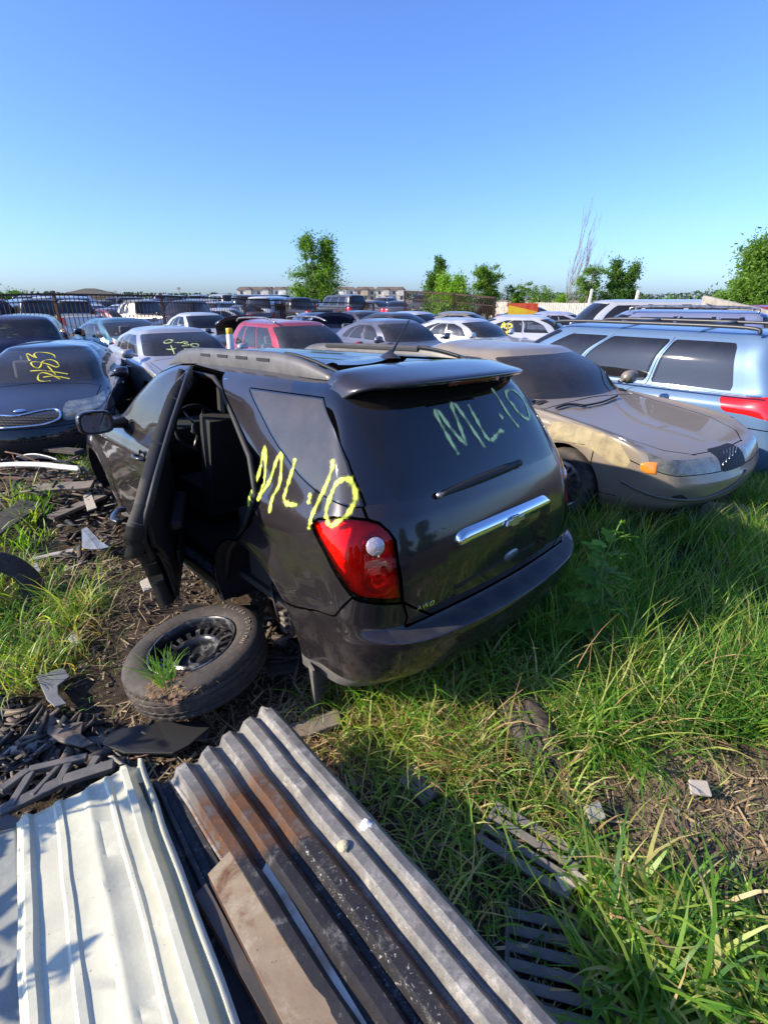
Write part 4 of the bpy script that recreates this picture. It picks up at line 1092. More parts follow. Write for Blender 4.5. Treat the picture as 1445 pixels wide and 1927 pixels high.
    ub.box((2.4,0,.26),(2.0,1.62,.05)); ub.box((.62,0,.36),(.6,1.0,.22)); ub.box((4.1,0,.40),(.9,1.0,.3)); ub.box((1.0,0,.30),(.7,1.1,.1))
    ub.build('underbody',DARKM,root,smooth=False)
    # sill of the open doorway
    bx('door_sill',(1.83,.83,.315),(.82,.12,.055),BLK,root,bevel=.012); bx('sill_plate',(1.80,.845,.347),(.66,.055,.006),simple('scuffed_metal',(.22,.22,.21),.35,.8,var=(.03,.03,.03),vs=30),root)
    # rear brake
    br=empty('rear_brake',(.985,.70,.34)); br.parent=root
    MB().lathe([(.06,.10),(.065,.05),(.15,.045),(.15,.025),(.02,.02)],32,'y').build('disc',simple('rusty_disc',(.10,.055,.035),.6,.5,var=(.25,.18,.12),vs=20),br)
    cal=MB(); ca=-.35
    for k in range(4):
        a=ca+k*.22; u=Vector((-math.cos(a),0,math.sin(a)))
        cal.box(u*.15+Vector((0,.075,0)),(.05,.11,.022),Matrix.Rotation(a,3,'Y'))
    cal.box(Vector((-math.cos(0),0,math.sin(0)))*.165+Vector((0,.05,0)),(.035,.10,.17)); cal.build('caliper',simple('caliper_metal',(.16,.14,.12),.5,.5,var=(.30,.26,.2),vs=25),br,smooth=False,bevel=.006)
    MB().tube(smoothpath([(.10,.02,.12),(.02,.08,.10),(-.06,.10,-.02),(-.03,.05,-.18)],6),.008,6).build('brake_hose',BLK,br)
    MB().tube([(0,-.5,0),(0,.06,0)],.05,12).build('hub',RUB,br)
    # mud flap
    for sg in(1,-1):
        mkobj('mud_flap',[(.56,sg*.74,.30),(.50,sg*.885,.30),(.44,sg*.90,.30),(.57,sg*.72,.05),(.49,sg*.87,.04),(.46,sg*.885,.045)],[[0,1,4,3],[1,2,5,4]],GREYP,root,smooth=False,solid=.012)
    # ------------------------------------------------ interior
    ib=MB(); ib.box((2.0,0,.40),(2.3,1.56,.04)); ib.box((1.05,0,.60),(.5,1.5,.4)); ib.box((.65,0,.68),(.8,1.2,.05)); ib.build('cabin_floor',SEAT,root,smooth=False)
    tb=MB()
    for sg in(1,-1):
        tb.add([(.5,sg*.80,.6),(1.05,sg*.82,.6),(.92,sg*.80,1.1),(.3,sg*.70,1.1)],[[0,1,2,3]]);
        tb.tube([(1.42,sg*.86,.36),(1.30,sg*.86,.62),(1.05,sg*.88,.82),(.90,sg*.87,1.05),(1.02,sg*.82,1.2),(1.5,sg*.69,1.45),(1.72,sg*.64,1.52),(2.1,sg*.64,1.53)],.017,8)
        tb.tube([(2.22,sg*.84,.34),(2.22,sg*.84,1.05),(2.15,sg*.65,1.54)],.032,8)
    tb.build('door_seal',BLK,root)
    for y in(.38,-.38):
        sb=MB(); sb.box((2.35,y,.62),(.52,.50,.2)); sb.box((2.06,y,.94),(.15,.48,.62),Matrix.Rotation(-.22,3,'Y')); sb.box((1.95,y,1.37),(.10,.27,.19),Matrix.Rotation(-.15,3,'Y')); sb.beam((1.97,y-.05,1.2),(1.96,y-.05,1.34),.012,.012); sb.beam((1.97,y+.05,1.2),(1.96,y+.05,1.34),.012,.012)
        sb.build('front_seat',SEAT,root,bevel=.05,smooth=False)
    rs=MB(); rs.box((1.38,0,.64),(.5,1.30,.2)); 
    for y in(.42,-.42): rs.box((1.05,y,.96),(.16,.56,.62),Matrix.Rotation(-.25,3,'Y')); rs.box((.92,y,1.30),(.09,.26,.13),Matrix.Rotation(-.2,3,'Y'))
    rs.build('rear_seat',SEAT,root,bevel=.05,smooth=False)
    MB().box((3.05,0,.93),(.5,1.5,.24)).build('dashboard',SEAT,root,smooth=False,bevel=.05)
    sw=MB(); c=Vector((2.70,.38,1.04)); rt2=Matrix.Rotation(-1.2,3,'Y')
    sw.tube([c+rt2@Vector((.185*math.cos(a),.185*math.sin(a),0)) for a in np.linspace(0,2*PI,28,endpoint=False)],.016,8,closed=True)
    for a in(.5,-.5,PI/1.0+.5,PI-.5): sw.tube([c+rt2@Vector((.04*math.cos(a),.04*math.sin(a),0)),c+rt2@Vector((.18*math.cos(a),.18*math.sin(a),0))],.011,6,mi=1)
    sw.lathe([(.0001,.02),(.05,.018),(.06,0)],14,'z',c=c,rot=rt2)
    sw.tube([c,c+rt2@Vector((0,0,-.35))],.035,8); sw.build('steering_wheel',[BLK,ALU],root)
    # ------------------------------------------------ the open rear left door
    hx,hy=2.205,.885; dang=rad(24.5)
    dr_=empty('rear_door',(hx,hy,0)); dr_.parent=root; dr_.rotation_euler=(rad(0),0,-dang); dr_['label']='rear left door standing open'
    idx=np.nonzero(L('rear_door')&left)[0]; VV,FF=subset(V,F,idx); VV=[Vector(v)-Vector((hx,hy,0)) for v in VV]
    mkobj('door_skin',VV,FF,[SP_,BLK],dr_,solid=.075).modifiers['s'].material_offset=1
    dr_.children[0].modifiers['s'].material_offset_rim=1
    inn=[Vector((x,.80 if z<1.08 else .80-(z-1.08)*.42,z))-Vector((hx,hy,0)) for x,z in [(2.16,.33),(2.16,1.06),(1.15,1.06),(.96,1.0),(1.0,.86),(1.1,.80),(1.25,.70),(1.38,.56),(1.45,.33)]]
    mkobj('door_card',inn,[list(range(len(inn)))],BLK,dr_,smooth=False,solid=.03,bevel=.01)
    bx('arm_rest',(-.55,-.135,.80),(.55,.07,.06),BLK,dr_,bevel=.02)
    bx('speaker_grille',(-.45,-.105,.52),(.45,.02,.14),BLK,dr_,bevel=.02)
    MB().tube(smoothpath([(1.28-hx,.955-hy,.955),(1.25-hx,.985-hy,.96),(1.13-hx,.985-hy,.965),(1.08-hx,.95-hy,.96)],5),.014,8).build('door_handle',SP_,dr_)
    # weather strip along the edge of the door
    ed=[]
    for x,z in rdoor[2:-1]:
        y=np.interp(z,[.3,.6,.95,1.1,1.33,1.53,1.6],[.86,.88,.885,.83,.745,.655,.63]); ed.append(Vector((x+.02,y-.05,z))-Vector((hx,hy,0)))
    MB().tube(smoothpath(ed,2),.013,6).build('weather_strip',BLK,dr_)
    # quarter body side jamb
    # ------------------------------------------------ sprayed markings
    bvw=BVHTree.FromPolygons([MH@Vector(v[:3]) for v in V],[F[i] for i in np.nonzero(lab!='void')[0]])
    s1=lambda L_:[(790+x/6.021,710+y/6.021) for x,y in L_]
    st1=[s1(L_) for L_ in([(430,870),(340,720),(250,560),(170,400),(210,395),(330,560),(440,690),(520,765)],[(520,765),(470,620),(400,440),(355,320),(395,310),(500,450),(600,600),(730,795)],[(545,315),(630,470),(700,600),(760,690),(810,710),(860,660),(905,610),(945,610)],[(895,420),(930,460)],[(815,135),(900,260),(1000,420),(1110,560)],[(1065,330),(990,240),(975,160),(1060,150),(1160,250),(1220,380),(1235,460),(1190,465),(1100,385),(1060,330)])]
    spray('sprayed_marking',bvw,st1,.0135,root)
    s2=lambda L_:[(440+x/5.558,820+y/5.558) for x,y in L_]
    st2=[s2(L_) for L_ in([(160,730),(165,660),(205,550),(265,400),(300,240),(325,130),(335,160),(335,330),(325,450),(290,580),(258,670)],[(258,670),(320,570),(385,460),(430,320),(470,220),(500,200),(500,340),(480,510),(410,650),(375,800)],[(645,250),(625,330),(580,480),(545,590),(530,660),(570,715),(665,725)],[(800,610),(800,650),(785,700)],[(1035,260),(1030,350),(960,540),(890,680),(810,870),(790,970)],[(1230,470),(1170,450),(1080,500),(1030,600),(980,740),(970,860),(1010,940),(1080,910),(1180,830),(1240,740),(1275,640),(1250,520),(1200,450)])]
    spray('sprayed_marking',bvw,st2,.0135,root,mat=SPRAYB)
    return root,bvw
SPRAYB=SPRAY.copy(); SPRAYB.node_tree.nodes['Principled BSDF'].inputs['Base Color'].default_value=(.82,.95,.10,1)
suv,suv_bvh=build_suv()
# ---------------------------------------------------------------- the other cars
def S(**k): d=dict(SED); d.update(k); return d
GRP='cars parked in the yard'
buick=make_car('sedan','bronze grey sedan with a sunlit strip painted on its fender and hazy headlight, just right of the dark SUV','car',
  S(L=4.94,W=1.85,H=1.42,hood=.95,belt=.98,deck=1.02,cowl=1.02,wst=.38,rt=-1.15,rb=-1.75,nose=.68,wb=2.77,fo=1.04,r=.325,cf=.42,cr=.5,head=(3.3,4.15,10.95,12.6),grille=(3.2,4.6,12.7,14),lg=0,headm=HAZY,spokes=16,doors=(5.35,7.4,9.55),seatm=SEATT),
  (1.62,6.0),rad(-57),(.27,.225,.175),ns=7,nt=8,wstyle='cap',paintm=paint('bronze_paint',None,metal=.35,rough=.36,dust=.45,dcol=(.27,.22,.17)))
def deco_front(root,s,W,amber=False,grille_h=.0):
    pass
# amber corner lamp, bumper strip, painted sunlit strip and wiper on the bronze sedan
bb=bvh_of(buick,('body','headlight','windshield','grille','lower_grille'))
def patch(name,bvh,poly,m,parent,off=.004,step=7,label=None,thick=0):
    """skin laid on a car body, outlined in photo pixels"""
    xs=[p[0] for p in poly];ys=[p[1] for p in poly]; c=(sum(xs)/len(xs),sum(ys)/len(ys))
    n=len(poly); rings=6; V=[];F=[]; Mi=parent.matrix_world.inverted()
    bpy.context.view_layer.update(); Mi=parent.matrix_world.inverted()
    dense=[(poly[i][0]+(poly[(i+1)%n][0]-poly[i][0])*k/4,poly[i][1]+(poly[(i+1)%n][1]-poly[i][1])*k/4) for i in range(n) for k in range(4)]
    N=len(dense)
    for r in range(rings+1):
        t=r/rings
        for x,y in dense:
            h,nn=hit(bvh,c[0]+(x-c[0])*t,c[1]+(y-c[1])*t)
            V.append(h+nn*off*(1 if r<rings else .2) if h is not None else None)
    for r in range(rings):
        for k in range(N):
            f=[r*N+k,r*N+(k+1)%N,(r+1)*N+(k+1)%N,(r+1)*N+k]
            if all(V[i] is not None for i in f):
                q=[V[i] for i in f]
                if max((q[a]-q[b]).length for a in range(4) for b in range(a))<.35: F.append(f)
    V=[Mi@v if v is not None else Vector((0,0,0)) for v in V]
    if not F: print('patch none',name); return None
    return mkobj(name,V,F,m,parent)
patch('amber_corner_lamp',bb,[(1204,872),(1222,869),(1238,871),(1235,893),(1216,891),(1205,884)],AMB,buick,.012)
def tube_on(name,bvh,px,r,m,parent,off=.01,n=6):
    Mi=parent.matrix_world.inverted(); P_=[]
    for x,y in px:
        h,nn=hit(bvh,x,y)
        if h is not None: P_.append(Mi@(h+nn*off))
    if len(P_)>1: return MB().tube(smoothpath(P_,4),r,n).build(name,m,parent)
tube_on('wiper',bb,[(1045,771),(1070,764),(1102,767)],.012,BLK,buick,.02)
tube_on('wiper',bb,[(1090,768),(1130,760),(1160,748)],.010,BLK,buick,.02)
patch('fender_sunlit_strip',bb,[(1030,792),(1080,797),(1130,812),(1165,832),(1186,868),(1176,884),(1150,872),(1112,846),(1070,834),(1030,836)],simple('painted_sunlight',(.33,.27,.15),.7,var=(.21,.17,.10),vs=12),buick,.003)  # sunlit top of the fender, put in as a tan colour patch
for poly in ([(1262,934),(1284,930),(1296,940),(1276,942)],):
    patch('bumper_scuff',bb,poly,BLK,buick,.004)
for k in range(5): tube_on('grille_bar',bb,[(1359+k*6,876-k*6),(1361+k*6,848-k*2)],.005,ALU,buick,.006)
tube_on('bumper_strip',bb,[(1170,905),(1210,925),(1260,938),(1320,938),(1375,915),(1402,885)],.012,simple('strip_bronze',(.12,.10,.08),.5),buick,.006)
mud=simple('dried_mud',(.36,.29,.17),.9,var=(.20,.155,.09),vs=7,bs=50,bstr=.4,bd=.004)
van=make_car('minivan','light blue minivan with dark tinted side windows, parked behind the bronze sedan','van',
  S(L=5.1,W=1.96,H=1.74,hood=1.10,belt=1.06,deck=1.0,cowl=1.62,wst=.78,rt=-2.12,rb=-2.36,van=1,nose=.78,wb=3.0,fo=1.0,r=.345,cr=.36,tail=(3.75,5.6,2.7,4.35),doors=(6.05,8.1,9.9),hand=(6.3,8.3),spokes=5),
  (3.46,7.62,-.17),rad(128),(.10,.175,.30),ns=6,nt=8,win=[(4.2,6.0),(6.12,8.05),(8.2,9.95)],glass=glassmat('van_glass',(.10,.095,.11),.06),paintm=paint('van_paint',None,metal=.2,rough=.4,dust=.15))
for sd in(1,-1):
    rr=MB().tube(smoothpath([(-1.9,sd*.66,1.705),(-1.75,sd*.66,1.765),(-.6,sd*.66,1.775),(.55,sd*.66,1.765),(.7,sd*.66,1.70)],6),.022,8); rr.build('roof_rail',simple('rail_dark',(.03,.03,.035),.4),van)
    tr=MB().tube(smoothpath([(-2.15,sd*.93,1.085),(-1.2,sd*.955,1.075),(.3,sd*.955,1.065),(1.2,sd*.93,1.055)],6),.010,6); tr.build('chrome_trim',CHR,van)
    tr=MB().tube(smoothpath([(-2.3,sd*.90,.84),(-1.3,sd*.985,.84),(.2,sd*.99,.83),(1.5,sd*.965,.82)],6),.012,6); tr.build('side_track',BLK,van)
for x in(-1.2,-.2): MB().tube([(x,.66,1.77),(x,-.66,1.77)],.018,8).build('cross_bar',simple('rail_dark',(.03,.03,.035),.4),van)
kia=make_car('sedan','navy sedan facing the camera at the left edge, yellow writing on its windshield','car',
  S(L=4.56,W=1.78,H=1.43,hood=1.0,belt=1.0,deck=1.06,cowl=1.20,wst=.42,nose=.72,wb=2.7,fo=.95,r=.32,cf=.62,head=(3.6,5.25,10.75,12.45),grille=(3.45,4.5,12.35,14),headm=HAZY,spokes=5),
  (-5.02,7.78,-.15),rad(-68),(.004,.005,.010),ns=6,nt=8,paintm=paint('navy_paint',None,metal=.2,rough=.2,dust=.16))
kb=bvh_of(kia,('body','grille','headlight','windshield','lower_grille'))
tube_on('grille_surround',kb,[(-40,785),(0,783),(25,784),(45,781),(80,773),(105,771),(114,778),(108,790),(80,799),(45,803),(0,806)],.012,CHR,kia,.008)
m_=simple('honeycomb',(.012,.012,.014),.5)
hm=MB(); Mi=kia.matrix_world.inverted()
for r_ in range(4):
    y=786+r_*4.6
    for c_ in range(16):
        x=-20+c_*8+(r_%2)*4
        h,nn=hit(kb,x,y)
        if h is not None and x<108: hm.tube([Mi@(h+nn*.006+Vector((.014*math.cos(a),0,.011*math.sin(a)))) for a in np.linspace(0,2*PI,6,endpoint=False)],.0025,3,closed=True)
hm.build('grille_mesh',simple('mesh_grey',(.06,.06,.065),.4),kia)
h,nn=hit(kb,38,774)
if h is not None:
    e=MB().lathe([(.0001,.012),(.5,.011),(.9,.006),(1,0)],28,'z')
    q=(Mi.to_3x3()@nn).to_track_quat('Z','Y').to_matrix(); Pk=Mi@h
    side=Vector((0,1,0)); up=(Mi.to_3x3()@nn).cross(side).normalized()
    VV=[Pk+side*v.x*.065+up*v.y*.032+(Mi.to_3x3()@nn)*(v.z+.01) for v in e.V]; mkobj('oval_emblem',VV,e.F,CHR,kia)
z3=lambda L_:[(x/9.031,640+y/9.031) for x,y in L_]
spray('windshield_writing',kb,[z3(L_) for L_ in([(520,340),(495,340),(450,240),(480,235),(540,265),(600,300),(620,295),(580,255),(600,220),(680,205),(820,220),(910,250),(940,300)],[(1000,420),(960,370),(880,335),(790,335),(720,370),(690,440),(650,475),(580,455),(530,400),(560,370),(680,375),(820,410),(950,455),(1000,440),(1000,420)],[(520,525),(700,515),(900,535),(1150,575)],[(740,630),(850,615),(1000,620),(1180,655)],[(860,690),(740,700),(660,680),(645,620),(680,565),(760,555),(900,600),(1020,665)],[(810,440),(860,490),(950,590)])],.011,kia,mat=SPRAYY,seg=5)
silver=make_car('sedan','silver sedan behind the dark SUV with yellow writing on its windshield','car',
  S(L=4.67,W=1.83,H=1.46,hood=1.02,belt=1.03,deck=1.08,cowl=1.15,wst=.35,rt=-1.05,rb=-1.85,nose=.74,wb=2.7,r=.33,spokes=5),(-4.0,9.93,-.06),rad(-53),(.42,.41,.43),ns=5,nt=6)
sbv=bvh_of(silver,('body','windshield'))
z4=lambda L_:[(280+x/7.225,600+y/7.225) for x,y in L_]
spray('windshield_writing',sbv,[z4(L_) for L_ in([(330,290),(270,280),(210,310),(220,330),(280,325),(320,310),(300,290)],[(350,320),(450,325)],[(450,320),(500,305),(530,320),(480,335),(550,350),(520,365),(450,365)],[(600,335),(570,355),(620,380),(670,375),(670,345),(610,335)],[(240,410),(300,415),(370,400)],[(300,360),(330,430),(350,480)],[(480,410),(560,410),(610,430)],[(470,460),(540,465)])],.011,silver,seg=5)
red=make_car('suv','red SUV with its side to the camera, in the row behind the dark SUV','SUV',
  S(L=4.55,W=1.84,H=1.62,hood=1.08,belt=1.06,deck=1.1,cowl=1.15,wst=.42,rt=-1.65,rb=-1.98,van=1,nose=.8,wb=2.65,r=.36,spokes=5),(-1.86,11.04,-.15),rad(-53),(.42,.018,.035),ns=5,nt=6,win=[(4.1,5.3),(5.5,7.4),(7.55,9.9)])
for sd in(1,-1): MB().tube(smoothpath([(-1.6,sd*.62,1.57),(-1.4,sd*.60,1.64),(-.2,sd*.58,1.67),(.3,sd*.58,1.60)],6),.02,8).build('roof_rail',ALU,red)
slate=make_car('sedan','slate grey sedan behind the SUV roof, between the red SUV and the pearl white sedan','car',
  S(L=4.7,W=1.82,H=1.45,wb=2.75,spokes=5,deck=1.07),(.28,12.35),rad(-53),(.13,.135,.17),ns=4,nt=5)
pearl=make_car('sedan','pearl white sedan with open windows in front of the lettered white sedan','car',
  S(L=4.7,W=1.82,H=1.43,wb=2.75,spokes=5,deck=1.05),(2.25,13.7),rad(-40),(.60,.62,.66),ns=4,nt=5)
ad=make_car('sedan','white sedan with yellow writing on both side windows','car',
  S(L=4.8,W=1.85,H=1.46,wb=2.8,spokes=5,deck=1.06,rt=-1.2,rb=-1.95),(4.35,15.0),rad(-18),(.72,.71,.70),ns=5,nt=6,glass=glassmat('side_glass_light',(.5,.56,.55),.12))
abv=bvh_of(ad,('body','side_window'))
z5=lambda L_:[(860+x/5.16,580+y/5.16) for x,y in L_]
spray('window_writing',abv,[z5(L_) for L_ in([(205,180),(235,175),(215,220)],[(265,160),(245,215)],[(290,155),(275,210)],[(325,150),(300,185),(330,185)],[(330,150),(315,215)],[(420,195),(455,140),(460,190)],[(430,175),(470,170)],[(495,150),(490,190),(530,180),(525,155),(490,150)],[(430,235),(530,225)],[(485,200),(485,280)])],.022,ad,mat=SPRAYY,seg=4)
# hatchback, teal sedan: seen from behind, left
hat=make_car('hatchback','dark blue tall hatchback seen from behind at the left edge, round tail lamps','car',
  S(L=4.3,W=1.75,H=1.58,hood=1.05,belt=1.06,deck=1.1,cowl=1.05,wst=.5,rt=-1.62,rb=-1.93,van=1,nose=.8,wb=2.6,r=.33,cr=.34,tail=(4.2,5.6,2.95,4.0),tailm=None,spokes=5),(-8.12,12.0),rad(118),(.006,.012,.055),ns=5,nt=6,win=[(4.2,5.3),(5.5,7.35),(7.5,9.9)])
teal=make_car('sedan','teal sedan with crumpled rear quarter patched in pale plastic, nose towards the fence','car',
  S(L=4.6,W=1.76,H=1.45,deck=1.06,wb=2.65,r=.32,spokes=7,tail=(3.9,5.2,2.2,3.9)),(-7.0,13.6),rad(140),(.035,.12,.15),ns=5,nt=6)
# pale torn plastic over the teal sedan's quarter
pb=MB(); c0=teal.matrix_world
bpy.context.view_layer.update(); Mi=teal.matrix_world.inverted()
for k,(x,y,z,s_) in enumerate(((-1.2,.93,.86,.26),(-.75,.94,.88,.22),(-1.65,.90,.92,.24),(-.2,.94,.84,.18),(-1.95,.80,.95,.18))):
    R=random.Random(k); n=10; V=[(x,y+.05,z)]+[(x+s_*(.7+.5*R.random())*math.cos(2*PI*i/n),y+R.uniform(-.03,.07),z+s_*.7*(.6+.6*R.random())*math.sin(2*PI*i/n)) for i in range(n)]
    pb.add(V,[[0,1+i,1+(i+1)%n] for i in range(n)])
pb.build('torn_plastic',simple('pale_plastic',(.45,.66,.68),.3,coat=.4,var=(.6,.72,.66),vs=5),teal,smooth=False,solid=.004)
# ---------------------------------------------------------------- copies
def dup_car(src,name,label,cat,px,Y,az,color,group,z=0,sc_=1,keep=None):
    p=atY(px,570,Y); r=src.copy(); col.objects.link(r); r.name=name; r.location=(p.x,Y,z); r.rotation_euler=(0,0,rad(az)); r.scale=(1,1,1)
    r['label']=label; r['category']=cat; r['group']=group
    for ch in list(src.children):
        b=ch.name.split('.')[0]
        if b not in('body','windshield','rear_window','side_window','headlight','taillight','grille','lower_grille','underbody','wheel','side_mirror'): continue
        c=ch.copy(); col.objects.link(c); c.parent=r
        if b in('body','side_mirror'): c.color=(*color,1)
        for gch in list(ch.children):
            d=gch.copy(); col.objects.link(d); d.parent=c
    return r
GFAR='wrecked cars packed behind the iron fence'; GMID='cars in the rows behind the front row'
mid_sed=make_car('sedan','white sedan with its roof just above the open black hood, left of the red SUV','car',S(L=4.6,W=1.78,H=1.46,spokes=5),(-6.0,17.6),rad(-50),(.66,.66,.64),GMID,ns=3,nt=4,seats=False,glass=GLD)
hood_sed=make_car('sedan','dark grey sedan with its hood raised, beside the red SUV','car',S(L=4.6,W=1.78,H=1.42,spokes=5),(-3.95,15.0),rad(-75),(.03,.03,.033),GMID,ns=3,nt=4,seats=False,glass=GLD)
def raised_hood(root,c,rgb):
    V=[];F=[];n=12
    for i in range(n+1):
        u=-1+2*i/n
        for j in range(7):
            v=j/6; x=1.1+ .85*v-.1*v*v; y=u*(.74-.05*v*v); z=1.0+.42*v+.10*math.sin(v*PI)+.06*(1-u*u)-(.16*v*v*u*u*u*u); V.append((x,y,z))
    for i in range(n):
        for j in range(6): F.append([i*7+j,(i+1)*7+j,(i+1)*7+j+1,i*7+j+1])
    o=mkobj('raised_hood',V,F,[PAINT],root,solid=.03); o.color=(*rgb,1)
raised_hood(hood_sed,None,(.02,.02,.022))
blue2=dup_car(mid_sed,'sedan','blue grey sedan with its hood up, directly behind the red SUV roof','car',600,17.5,-70,(.03,.06,.16),GMID)
raised_hood(blue2,None,(.03,.05,.10))
for px,Y,az,c,l in((755,17.5,-40,(.03,.03,.035),'black sedan roof between the antenna and the gate'),(792,19,-35,(.62,.62,.64),'white sedan farthest back between the antenna and the gate'),(880,19,-15,(.30,.27,.24),'tan grey sedan close in front of the gate'),
  (1065,19,-12,(.50,.50,.60),'silver sedan with dark windows behind the lettered white sedan'),(1180,22,-10,(.05,.05,.06),'dark sedan left of the long white van roof'),(690,20,-50,(.04,.04,.05),'black sedan with bare roof behind the slate sedan'),
  (1330,19,-10,(.16,.18,.24),'slate sedan behind the light blue minivan roof'),(1010,30,-15,(.04,.04,.05),'black car beside the red and yellow board'),(1420,24,0,(.55,.54,.52),'pale sedan far right under the large tree')):
    dup_car(mid_sed,'sedan',l,'car',px,Y,az,c,GMID)
wv=make_car('van','long white van roof showing above the light blue minivan','van',S(L=5.4,W=1.95,H=1.86,hood=1.12,belt=1.1,cowl=1.75,wst=1.1,rt=-2.3,rb=-2.5,van=1,wb=3.2,r=.35,spokes=5),(6.9,14.6),rad(170),(.62,.62,.60),GMID,ns=3,nt=4,seats=False,glass=GLD,win=[(4.3,5.9),(6.1,8.0),(8.2,9.9)])
bs_=make_car('suv','blue SUV roof with rails, right behind the light blue minivan','SUV',S(L=4.8,W=1.9,H=1.80,hood=1.1,belt=1.1,cowl=1.3,wst=.6,rt=-2.0,rb=-2.25,van=1,wb=2.8,r=.37,spokes=6),(5.7,11.3,-.12),rad(150),(.22,.26,.42),GMID,ns=3,nt=4,seats=False,glass=GLD)
for sd in(1,-1): MB().tube(smoothpath([(-1.8,sd*.66,1.76),(-1.6,sd*.64,1.84),(.2,sd*.64,1.85),(.4,sd*.64,1.77)],5),.022,6).build('roof_rail',ALU,bs_)
dup_car(wv,'suv','red car roof cut off by the right edge of the photo','SUV',1440,14.0,-10,(.40,.02,.02),GMID,z=-.12)
dup_car(bs_,'suv','grey SUV behind the long white van roof','SUV',1255,22,10,(.25,.25,.27),GMID)
# loose pale beam propped above the cars on the right
a=atY(1325,562,14);b=atY(1445,592,10.5)
o=MB().beam((0,0,0),tuple(b-a+ (b-a)*.25),.10,.16).build('metal_beam',simple('pale_metal',(.42,.37,.30),.6,.2,var=(.3,.26,.2),vs=4),smooth=False,bevel=.01); o.location=a; tag(o,'pale metal beam sticking up over the cars at the right edge','beam')
# behind the fence
pk=make_car('pickup_truck','white pickup truck with writing on its dark rear window, behind the fence','truck',S(L=5.4,W=1.95,H=1.82,hood=1.16,belt=1.18,deck=1.2,cowl=1.15,wst=.6,rt=-.55,rb=-.75,nose=.85,wb=3.4,r=.4,spokes=6,fo=.95),(-14.5,25.0),rad(125),(.66,.65,.60),GFAR,ns=3,nt=4,seats=False,glass=GLD,win=[(5.2,6.6),(6.9,9.8)])
protos=dict(sedan=mid_sed,suv=red,pickup=pk,van=wv,hatch=hat)
cn=[('white',(.66,.66,.64)),('silver',(.40,.40,.42)),('black',(.02,.02,.022)),('dark grey',(.08,.08,.085)),('blue',(.05,.09,.22)),('red',(.35,.03,.03)),('beige',(.42,.36,.27)),('maroon',(.15,.03,.03)),('green grey',(.09,.12,.10))]
R=random.Random(21)
lay=[]
for row,(Y,xs,dz) in enumerate(((25,(-30,50,195,265,355,430),0),(31,(20,105,170,240,300,345,400,455,515,560),.12),(39,(5,60,130,200,285,335,395,445,500,560,640,700,750),.25),(50,(-10,45,90,150,215,260,310,375,425,475,530,590,660,720,800,850,900),.35))):
    for i,x in enumerate(xs): lay.append((row,i,x,Y+R.uniform(-1.2,1.2),dz))
ordn=['first','second','third','fourth','fifth','sixth','seventh','eighth','ninth','tenth','eleventh','twelfth','thirteenth','fourteenth','fifteenth','sixteenth','seventeenth']
rown=['nearest','second','third','farthest']
for row,i,x,Y,dz in lay:
    kind=R.choice(['sedan','sedan','suv','pickup','van','hatch','sedan']) ; n_,c_=R.choice(cn[:5]*2+cn)
    kn={'sedan':'sedan','suv':'SUV','pickup':'pickup truck','van':'van','hatch':'hatchback'}[kind]
    dup_car(protos[kind],{'suv':'suv','pickup':'pickup_truck','van':'van','hatch':'hatchback'}.get(kind,'sedan'),f'{n_} {kn}, {ordn[i]} from the left in the {rown[row]} row behind the iron fence',{'SUV':'SUV','pickup truck':'truck','van':'van'}.get(kn,'car'),x,Y,R.choice([-60,-40,120,140,-90,80,160,20,-120])+R.uniform(-15,15),c_,GFAR,z=dz)
# white spray can standing on the roof edge
cn_=empty('spray_can'); cn_.matrix_world=MH@Matrix.Translation((2.52,.12,1.615)); tag(cn_,'small white spray can with a yellow cap standing on the SUV roof','spray can')
MB().lathe([(.0001,0),(.026,0),(.027,.004),(.027,.12),(.022,.132)],20,'z').build('can_body',simple('can_white',(.7,.7,.72),.3,coat=.5),cn_)
MB().lathe([(.022,.130),(.0235,.132),(.0235,.170),(.021,.173),(.0001,.174)],20,'z').build('cap',simple('can_yellow',(.85,.50,.02),.4),cn_)

# things behind the photographer that show in the paint and glass
wv2=dup_car(wv,'van','white van standing behind the photographer','van',722,10,75,(.66,.66,.64),GMID); wv2.location=(3.6,-4.6,0)
